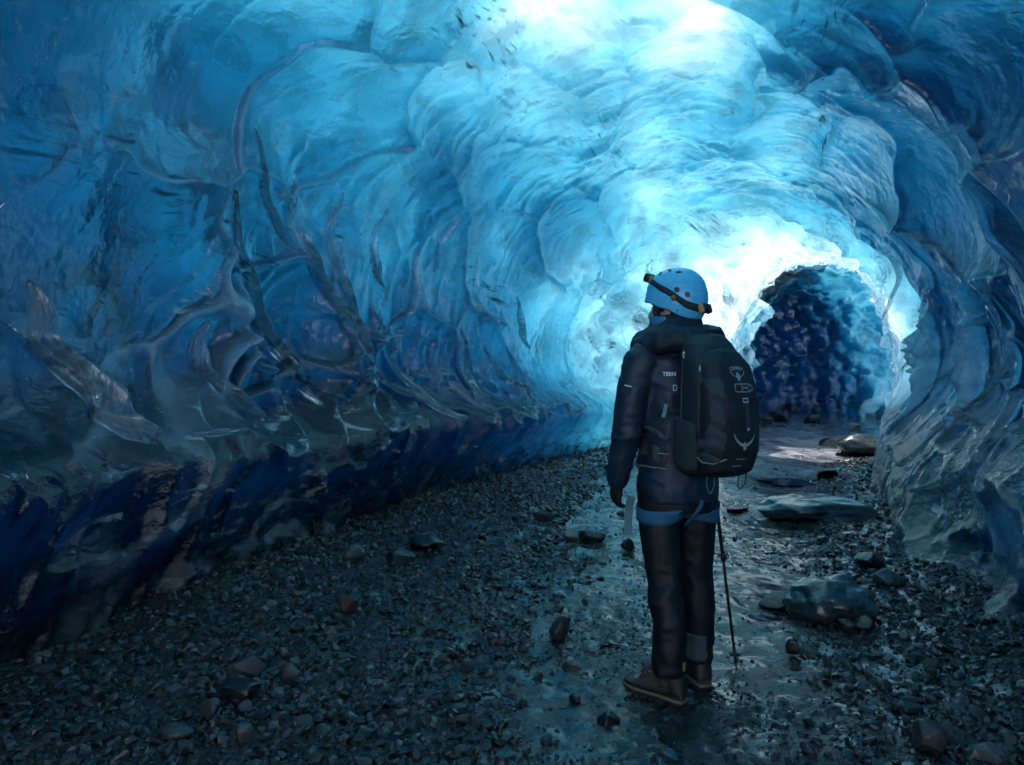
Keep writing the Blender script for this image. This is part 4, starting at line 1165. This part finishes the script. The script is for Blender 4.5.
for i in range(2):
    for q in range(20): ln.f.append((i * 20 + q, i * 20 + (q + 1) % 20, (i + 1) * 20 + (q + 1) % 20, (i + 1) * 20 + q))
ln.f.append(tuple(range(40, 60))); ln.build('lens', M_plain('grey_lens', (.25, .27, .28), .12), lamp_b)
c, Rm = fit(-math.pi / 2 - .12, band_v(-math.pi / 2), 1.05)
MB().box(c + Rm @ Vector((0, .013, 0)), (.031, .014, .020), Rm).build('battery_box', BLACKP, lampg, bevel=.007)
for sx in (-1, 1): MB().box(c + Rm @ Vector((.030 * sx, .008, 0)), (.005, .012, .019), Rm).build('bracket', YELLOW, lampg, bevel=.003)
for a_ in (math.pi + .30, -.30):
    c, Rm = fit(a_, band_v(a_) - .035, 1.052)
    MB().limb([(*(c - Rm @ Vector((0, .004, 0))), .012), (*(c + Rm @ Vector((0, .005, 0))), .0115)], 14).build('strap_clip', ORANGE, lampg)

# ------------------------------------------------------------------ trekking pole in the right hand
W2 = Matrix.Translation((PX, PY, PZ)) @ Rz(PROT_Z)
tip = Vector((1.085, 3.33, 0)); tip.z = float(gh(tip.x, tip.y)) - .012
grip = W2 @ (wr + dr * .072 + inr * .026 + Vector((0, 0, .0)))
pole = tag(empty('trekking_pole', tip), 'slim dark trekking pole planted in the mud beside the right leg of the hiker', 'trekking pole')
ax = (grip - tip); Lp = ax.length; ax.normalize()
def pl(a, b_, r0, r1, name, mat, par=pole): 
    o_ = MB().limb([(*(ax * a), r0), (*(ax * ((a + b_) / 2)), (r0 + r1) / 2), (*(ax * b_), r1)], 14).build(name, mat, par); return o_
pl(0, .055, .0035, .005, 'tip', METAL); pl(.045, .12, .0075, .0075, 'tip_sleeve', BLACKP)
pl(.10, .56, .0068, .0072, 'lower_shaft', M_plain('black_anodised', (.012, .015, .02), .35, .4)); up_ = pl(.55, Lp - .09, .0088, .0092, 'upper_shaft', M_plain('navy_anodised', (.012, .022, .035), .35, .4))
lk = MB().limb([(*(ax * .545), .0115), (*(ax * .575), .0115)], 12); lk.box(ax * .56 + Vector((.013, 0, 0)), (.006, .006, .014)); lk.build('lever_lock', BLACKP, up_, bevel=.001)
bs = MB()
bs.rings([[ax * h_ + Vector((r * math.cos(q), r * math.sin(q), 0)) for q in (2 * math.pi * i / 20 for i in range(20))] for h_, r in ((.085, .010), (.082, .026), (.086, .027), (.095, .012))]); bs.build('basket', BLACKP, pole)
MB().limb([(*(ax * (Lp - .10)), .0135), (*(ax * (Lp - .04)), .0155), (*(ax * (Lp + .0)), .0145), (*(ax * (Lp + .04)), .017), (*(ax * (Lp + .055)), .019)], 16).build('grip', M_plain('grey_foam', (.03, .033, .036), .8), pole)
q = grip - tip
MB().limb([(*(q + Vector((0, 0, .05))), .004), (*(q + Vector((.03, .0, .0))), .004), (*(q + Vector((.04, -.02, -.08))), .004), (*(q + Vector((.02, -.01, -.12))), .004), (*(q + Vector((.01, .01, -.03))), .004)], 8).build('wrist_strap', GREYW, pole)
# ------------------------------------------------------------------ single rocks, placed where they lie
def at(px, py):
    d = 1.35 * FPX / max(8, py - 382.5)
    for _ in range(12):
        x = (px - 512) / FPX * d; d = (1.35 - float(gh(x, d))) * FPX / max(8, py - 382.5)
    return (px - 512) / FPX * d, d
def rock_bm(seed, dims, cuts=13, rough=.035, sub=4, keep=.50):
    rng = np.random.default_rng(seed)
    bm = bmesh.new(); bmesh.ops.create_icosphere(bm, subdivisions=sub, radius=1)
    co = np.array([v.co[:] for v in bm.verts]); f = np.array([[v.index for v in q.verts] for q in bm.faces]); bm.free()
    for _ in range(cuts):
        n_ = rng.normal(size=3); n_ /= np.linalg.norm(n_); d = rng.uniform(keep, .92)
        k = co @ n_; co = co - np.outer(np.maximum(0, k - d) * .93, n_)
    nr = co / np.linalg.norm(co, axis=1)[:, None]
    co = co + nr * (rough * fbm(co[:, 0] * 2.2 + seed, co[:, 1] * 2.2, co[:, 2] * 2.2, 4, seed=seed))[:, None]
    return co * np.array(dims), f
RM = {k: make_stone(n_, *a, **kw) for k, n_, a, kw in (('dark', 'dark_wet_rock', (.006, .022), dict(rough=(.12, .4))), ('grey', 'grey_wet_rock', (.02, .062), dict(rough=(.2, .5))), ('pale', 'pale_grey_rock', (.05, .13), {}),
      ('brown', 'rusty_brown_rock', (.028, .065), dict(tint=(1.25, .9, .7))), ('ochre', 'ochre_rock', (.09, .19), dict(tint=(1.2, .95, .6))), ('slate', 'blue_grey_slate', (.02, .06), dict(tint=(.9, 1, 1.1))))}
def rock(px, py, w, h, mat, label, seed, dep=None, turn=None, sink=.25, kind='rock', **kw):
    """w, h in pixels of the photograph; (px, py) where its near foot meets the floor"""
    x, d = at(px, py); s = d / FPX
    dims = (w * s / 2, (dep or .8) * w * s / 2, h * s / (2 - sink * 1.6))
    co, f = rock_bm(seed, dims, **kw)
    a = np.random.default_rng(seed + 5).uniform(-.5, .5) if turn is None else turn
    M = np.array(Matrix.Rotation(a, 3, 'Z')); co = co @ M.T
    y = d + dims[1] * .7
    me = mesh_np(kind, co, f, [RM[mat] if isinstance(mat, str) else mat], True)
    o = tag(link(kind, me), label, 'rock'); o.location = (x * y / d, y, float(gh(x, y)) + dims[2] * (1 - 2 * sink))
    return o
ROCKS = [
 (861, 457, 54, 20, 'dark', 'blocky dark rock beside the right foot of the white ice arch', {}),
 (838, 447, 40, 9, 'dark', 'flat dark slab lying left of the blocky rock near the arch', {}),
 (877, 468, 22, 10, 'grey', 'small grey rock right of the blocky dark rock near the arch', {}),
 (826, 479, 22, 12, 'dark', 'dark lump between the puddle and the right gravel', {}),
 (793, 658, 15, 17, 'dark', 'small upright dark stone on the pale mud below the dirty ice mound', dict(dep=.9, sink=.12)),
 (811, 657, 17, 8, 'grey', 'low grey stone just right of the small upright dark stone', {}),
 (846, 634, 22, 15, 'slate', 'blue grey stone at the near foot of the dirty ice mound', dict(sink=.15)),
 (865, 634, 28, 15, 'dark', 'flat topped black stone at the near right foot of the dirty ice mound', dict(sink=.15)),
 (887, 588, 42, 16, 'dark', 'long dark rock right behind the dirty ice mound', {}),
 (870, 570, 36, 15, 'dark', 'black rock farthest back behind the dirty ice mound', {}),
 (930, 757, 42, 30, 'grey', 'large rounded grey rock at the lower right by the ice wall', dict(sink=.2)),
 (987, 763, 34, 18, 'pale', 'pale flat stone in the lower right corner', {}),
 (912, 715, 24, 12, 'slate', 'wedge shaped slate stone above the large rounded grey rock', {}),
 (905, 640, 14, 8, 'pale', 'small pale stone on dark gravel right of the dirty ice mound', {}),
 (884, 690, 18, 9, 'brown', 'small brownish stone on the right gravel below the mound', {}),
 (560, 643, 24, 22, 'grey', 'pyramid shaped grey stone standing alone in the mud left of the hiker', dict(sink=.1, cuts=12, keep=.45)),
 (628, 551, 18, 13, 'dark', 'round dark stone just below the gloved hand of the hiker', dict(sink=.15)),
 (592, 543, 30, 14, 'dark', 'wet dark rock at the left edge of the mud path', {}),
 (572, 541, 20, 11, 'pale', 'pale wet stone left of the dark rock at the path edge', {}),
 (543, 522, 24, 9, 'grey', 'flat grey stone at the far end of the left gravel', {}),
 (430, 553, 42, 16, 'dark', 'wide dark rock at the upper edge of the left gravel', {}),
 (400, 566, 32, 14, 'dark', 'dark rock just left of the wide dark one on the left gravel', {}),
 (346, 614, 28, 18, 'brown', 'rusty brown rock on the upper left gravel', dict(sink=.15)),
 (352, 562, 26, 17, 'slate', 'blue grey rock under the overhang of the left ice wall', {}),
 (331, 638, 18, 10, 'brown', 'small brown stone below the rusty brown rock', {}),
 (284, 658, 13, 9, 'ochre', 'small yellowish stone on the left gravel', dict(sink=.12)),
 (290, 683, 24, 16, 'grey', 'rounded grey stone below the small yellowish stone', {}),
 (232, 664, 20, 15, 'slate', 'blue grey stone above the broad slab on the left gravel', {}),
 (246, 680, 44, 20, 'slate', 'broad flat slab with a straight edge on the left gravel', dict(dep=.6, cuts=12)),
 (240, 705, 50, 18, 'dark', 'dark broad slab below the straight edged slab on the left gravel', dict(dep=.7, cuts=12)),
 (210, 722, 26, 20, 'slate', 'smooth blue grey cobble left of the dark broad slab', dict(sink=.15)),
 (176, 742, 36, 16, 'grey', 'pointed grey stone near the lower left of the gravel', {}),
 (243, 744, 20, 18, 'pale', 'pale upright stone in the lower left gravel', dict(sink=.12)),
 (95, 703, 20, 16, 'dark', 'dark stone alone in the shade at the foot of the left wall', {}),
 (576, 704, 17, 8, 'dark', 'small dark clod of stone in the mud left of the near boot', {}),
 (607, 725, 28, 12, 'dark', 'muddy dark stone below the near boot of the hiker', dict(sink=.38)),
 (736, 512, 26, 5, 'dark', 'thin dark stone lying on the bright mud right of the hip', {}),
 (716, 506, 10, 6, 'dark', 'tiny dark stone on the mud just behind the trekking pole', {}),
]
for k, (px_, py_, w_, h_, mt, lab, kw) in enumerate(ROCKS):
    rock(px_, py_, w_ * 1.0, h_ * 1.1, mt, lab, 500 + k * 7, **kw)
# dirty lumps of ice half sunk in the path
def make_dirty_ice():
    t = NT('dirty_ice'); co = t.coord('Object'); a = t.noise(co, 5, 6, .65); b_ = t.noise(co, 30, 4, .6)
    p = t.n('ShaderNodeBsdfPrincipled', Base__Color=t.mixc(t.ramp(a, [(.38, 0), (.64, 1)]), (.012, .014, .016, 1), (.055, .08, .09, 1)), IOR=1.33)
    p.inputs['Coat Weight'].default_value = .6; p.inputs['Coat Roughness'].default_value = .08
    t.set(p, 'Roughness', t.ramp(a, [(.3, .45), (.65, .12)])); t.set(p, 'Transmission Weight', t.ramp(a, [(.5, 0), (.7, .25)]))
    t.set(p, 'Normal', t.bump(b_, .35, .015, t.bump(a, .4, .05))); t.set(t.out, 'Surface', p.outputs[0]); return t.m
DI = make_dirty_ice()
o = rock(830, 626, 88, 44, DI, 'mound of grey dirty ice half buried in gravel right of the trekking pole', 901, dep=.95, sink=.30, kind='ice_mound', sub=5, cuts=5, rough=.22, keep=.75); o['category'] = 'ice mound'
o = rock(782, 612, 50, 18, RM['dark'], 'long dark rock leaning against the left side of the dirty ice mound', 905, dep=.6)
o = rock(815, 521, 112, 24, DI, 'low wide slab of muddy ice lying across the path before the arch', 911, dep=.75, sink=.34, kind='ice_slab', sub=5, cuts=6, rough=.16, keep=.7); o['category'] = 'ice slab'
# boulders along the back of the far chamber
for k, (x, y, s, lab) in enumerate(((6.75, 18.6, .30, 'left rock of the row inside the dark far chamber'), (7.45, 19.3, .36, 'widest rock of the row inside the dark far chamber'), (8.25, 19.0, .26, 'right rock of the row inside the dark far chamber'), (8.05, 16.2, .16, 'pale stone inside the arch by its right foot'))):
    co, f = rock_bm(950 + k, (s, s * .8, s * .6)); me = mesh_np('rock', co, f, [RM['pale' if k == 3 else 'grey']], True)
    o = tag(link('rock', me), lab, 'rock'); o.location = (x, y, float(gh(x, y)) + s * .3)

# cobbles: the larger stones of the two gravel banks, each one by itself
CP = []
for k in range(12):
    co, f = rock_bm(1000 + k, (1, RNG.uniform(.6, .9), RNG.uniform(.35, .7)), cuts=15, sub=3, keep=.42, rough=.02)
    CP.append([mesh_np('cobble', co, f, [RM[q]], True) for q in ('slate', 'grey', 'dark')])
def cobbles(n, px0, px1, py0, py1, cond, grp, lab, seed, s0, s1):
    rng = np.random.default_rng(seed); k = 0; tries = 0
    while k < n and tries < 4000:
        tries += 1
        px_, py_ = rng.uniform(px0, px1), py0 + (py1 - py0) * rng.uniform() ** .8
        if not cond(px_, py_): continue
        x, d = at(px_, py_)
        gl, gr = gravel_mask(np.array([x]), np.array([d]))
        if max(gl[0], gr[0]) < .6: continue
        o = bpy.data.objects.new('cobble', CP[rng.integers(12)][rng.choice(3, p=(.45, .4, .15))]); COL.objects.link(o)
        s = (s0 + (s1 - s0) * rng.uniform() ** 2)
        o.scale = (s, s, s); o.location = (x, d, float(gh(x, d)) + s * .22); o.rotation_euler = (rng.normal() * .3, rng.normal() * .3, rng.uniform(0, 6.28))
        tag(o, lab, 'cobble', grp); k += 1
cobbles(95, 20, 560, 560, 762, lambda x, y: y > 700 - (x - 20) * .33, 'cobbles on the left gravel bank', 'angular grey cobble among small gravel on the bank left of the mud path', 61, .024, .050)
cobbles(70, 770, 1000, 470, 762, lambda x, y: x < 890 + (y - 470) * .36, 'cobbles on the right gravel bank', 'dark wet cobble among small gravel between the mud path and right ice wall', 62, .022, .048)
# ------------------------------------------------------------------ clear fins of ice standing out from the crests of the hollows
def make_fin_ice():
    t = NT('clear_fin_ice'); co = t.coord('Object')
    b = t.bump(t.noise(co, 55, 3, .5), .35, .006, t.bump(t.noise(t.mapping(co, (1, 1, .35)), 22, 3, .5), .6, .02))
    fr = t.n('ShaderNodeFresnel', IOR=1.65, Normal=b).outputs[0]
    ice = t.mix(fr, t.n('ShaderNodeBsdfRefraction', Color=(.90, .97, 1, 1), Roughness=.03, IOR=1.31, Normal=b).outputs[0], t.n('ShaderNodeBsdfAnisotropic', Color=(1, 1, 1, 1), Roughness=.05, Normal=b).outputs[0])
    rime = t.mix(.55, t.n('ShaderNodeBsdfDiffuse', Color=(.74, .90, .98, 1), Normal=b).outputs[0], t.n('ShaderNodeBsdfTranslucent', Color=(.74, .90, .98, 1), Normal=b).outputs[0])
    fog = t.ramp(t.noise(t.mapping(co, (1, 1, .4)), 16, 4, .6), [(.44, .02), (.70, .30)])
    t.set(t.out, 'Surface', t.mix(fog, ice, rime)); return t.m
FIN = make_fin_ice()
_uu, _pp = np.meshgrid(np.linspace(1.0, UA, 1300), np.linspace(-2.15, 2.15, 900), indexing='ij')
_X, _Y = _pix(np.where(section(_uu, _pp)[0][..., 1:2] > .6, section(_uu, _pp)[0], np.array([0, 1e-3, 50.])))
def on_wall(x, y):
    k = np.argmin((_X - x) ** 2 + (_Y - y) ** 2); return _uu.flat[k], _pp.flat[k]
def fin(pts, h, label, grp, seed):
    rng = np.random.default_rng(seed)
    up = np.array([on_wall(*p) for p in pts]); n = 34
    t = np.linspace(0, len(up) - 1, n); u = np.interp(t, np.arange(len(up)), up[:, 0]); p = np.interp(t, np.arange(len(up)), up[:, 1])
    k = np.array([1, 2, 3, 2, 1]) / 9.
    for _ in range(3):
        u[2:-2] = np.convolve(u, k, 'valid'); p[2:-2] = np.convolve(p, k, 'valid')
    P, N, Q, m, *_ = ice_inner(np.stack([u, u + 1e-4, u]), np.stack([p, p, p + 1e-4]))
    C = Q[0]; N = N[0]
    for _ in range(4): C[1:-1] = .25 * C[:-2] + .5 * C[1:-1] + .25 * C[2:]
    T = np.gradient(C, axis=0); T /= np.linalg.norm(T, axis=1)[:, None]
    B = np.cross(N, T); B /= np.linalg.norm(B, axis=1)[:, None]
    s = np.linspace(0, 1, n)
    hh = h * (np.sin(np.pi * np.clip(s, 0, 1) ** .75) ** .6 * (.45 + .75 * s)) * (1 + .25 * vnoise(s * 6 + seed, s * 0 + .5, seed=seed)) + .004
    th = h * (.14 + .20 * s) * (1 + .2 * vnoise(s * 5 + seed, s * 0 + 3.5, seed=seed))
    lean = -.35 + .25 * rng.normal()
    rows = []
    for q, w, l in ((-.35, .75, 0), (.05, .55, 0), (.45, .34, .15), (.80, .20, .5), (1.0, .09, 1.0), (1.0, -.09, 1.0), (.80, -.20, .5), (.45, -.34, .15), (.05, -.55, 0), (-.35, -.75, 0)):
        rows.append(C - N * (hh * q)[:, None] + B * (th * w + hh * lean * l * .4)[:, None])
    rings = np.stack(rows, 1)
    o = MB().rings([[tuple(v) for v in r] for r in rings]).build('ice_fin', FIN, None, subsurf=1)
    tag(o, label, 'ice fin', grp); return o
GL, GR = 'clear ice fins on the left wall', 'curved clear ice ribs on the right wall'
LL = 'thin silvery fin of clear ice curving down the scalloped left wall'
LEFT = [[(265,200),(272,250),(285,290),(300,330),(322,372),(335,405)], [(299,150),(300,200),(318,245),(328,262)], [(345,195),(326,235),(335,270),(352,310),(372,352),(388,385)], [(385,212),(366,245),(363,285),(372,330),(385,345)],
 [(424,225),(408,250),(405,275),(418,300)], [(300,300),(310,335),(330,380),(352,400)], [(412,335),(415,375),(430,415),(438,428)], [(446,262),(438,295),(430,320)], [(475,330),(485,370),(497,400)], [(502,345),(508,375),(525,398)],
 [(460,380),(466,410),(480,425)], [(500,268),(492,300),(497,330)], [(530,300),(534,330),(545,352)], [(478,225),(462,252),(460,280)], [(345,362),(356,384),(376,396)]]
for k, q in enumerate(LEFT):
    d = max(1.0, np.interp(q[0][0], [250, 600], [5.0, 10.0])); fin(q, (.17 if len(q) > 4 else .12) * (1 if q[0][0] < 440 else .95), LL, GL, 700 + k)
fin([(66,285),(76,335),(90,385),(108,425),(126,440)], .26, 'broad clear blade of ice low on the near left wall', None, 732)
fin([(240,322),(230,345),(229,372),(247,404),(274,418)], .17, 'small hooked blade of clear ice low on the left wall under the fins', None, 733)
RIGHT = [[(872,96),(935,118),(978,170),(997,230),(996,290),(1004,340)], [(1002,330),(1004,385),(987,440),(952,488),(926,504)], [(946,270),(966,330),(960,390),(936,440),(906,480)], [(915,240),(935,300),(930,360),(906,420),(882,448)], [(890,255),(906,310),(900,350),(882,392)], [(1022,370),(1019,430),(1000,485),(960,530)], [(985,505),(990,545),(970,580),(940,590)], [(870,235),(884,270),(882,320)]]
for k, q in enumerate(RIGHT): fin(q, .085 if k else .07, 'curved rib of clear ice arching down the right wall', GR, 760 + k)
cam = bpy.data.cameras.new('camera'); cam.sensor_width = 36; cam.lens = 36 * 690 / 1024; cam.clip_end = 500
co_ = bpy.data.objects.new('camera', cam); COL.objects.link(co_); co_.location = (0, 0, 1.35); co_.rotation_euler = (R(90), 0, 0)
scene.camera = co_
w = bpy.data.worlds.new('World'); scene.world = w; w.use_nodes = True
nt = w.node_tree; bg = nt.nodes['Background']; sky = nt.nodes.new('ShaderNodeTexSky'); sky.sky_type = 'NISHITA'; sky.sun_disc = False
SUN_EL, SUN_AZ = 58, 14      # azimuth clockwise from +Y
sky.sun_elevation = R(SUN_EL); sky.sun_rotation = R(SUN_AZ)
nt.links.new(sky.outputs[0], bg.inputs[0]); bg.inputs[1].default_value = .14
L = bpy.data.lights.new('sun', 'SUN'); L.energy = 5; L.angle = R(.5); L.color = (1, .97, .93)
lo = bpy.data.objects.new('sun', L); COL.objects.link(lo); lo.rotation_euler = (R(90 - SUN_EL), 0, R(180 - SUN_AZ)); lo.location = (0, 0, 30)
scene.view_settings.view_transform = 'Standard'; scene.view_settings.look = 'None'; scene.view_settings.gamma = 1
scene.view_settings.exposure = .7

cy = scene.cycles; cy.max_bounces = 9; cy.diffuse_bounces = 3; cy.glossy_bounces = 4; cy.transmission_bounces = 8; cy.caustics_reflective = False; cy.sample_clamp_indirect = 6
cy.use_adaptive_sampling = True; cy.adaptive_threshold = 0.03; cy.max_bounces = 8; cy.transmission_bounces = 7
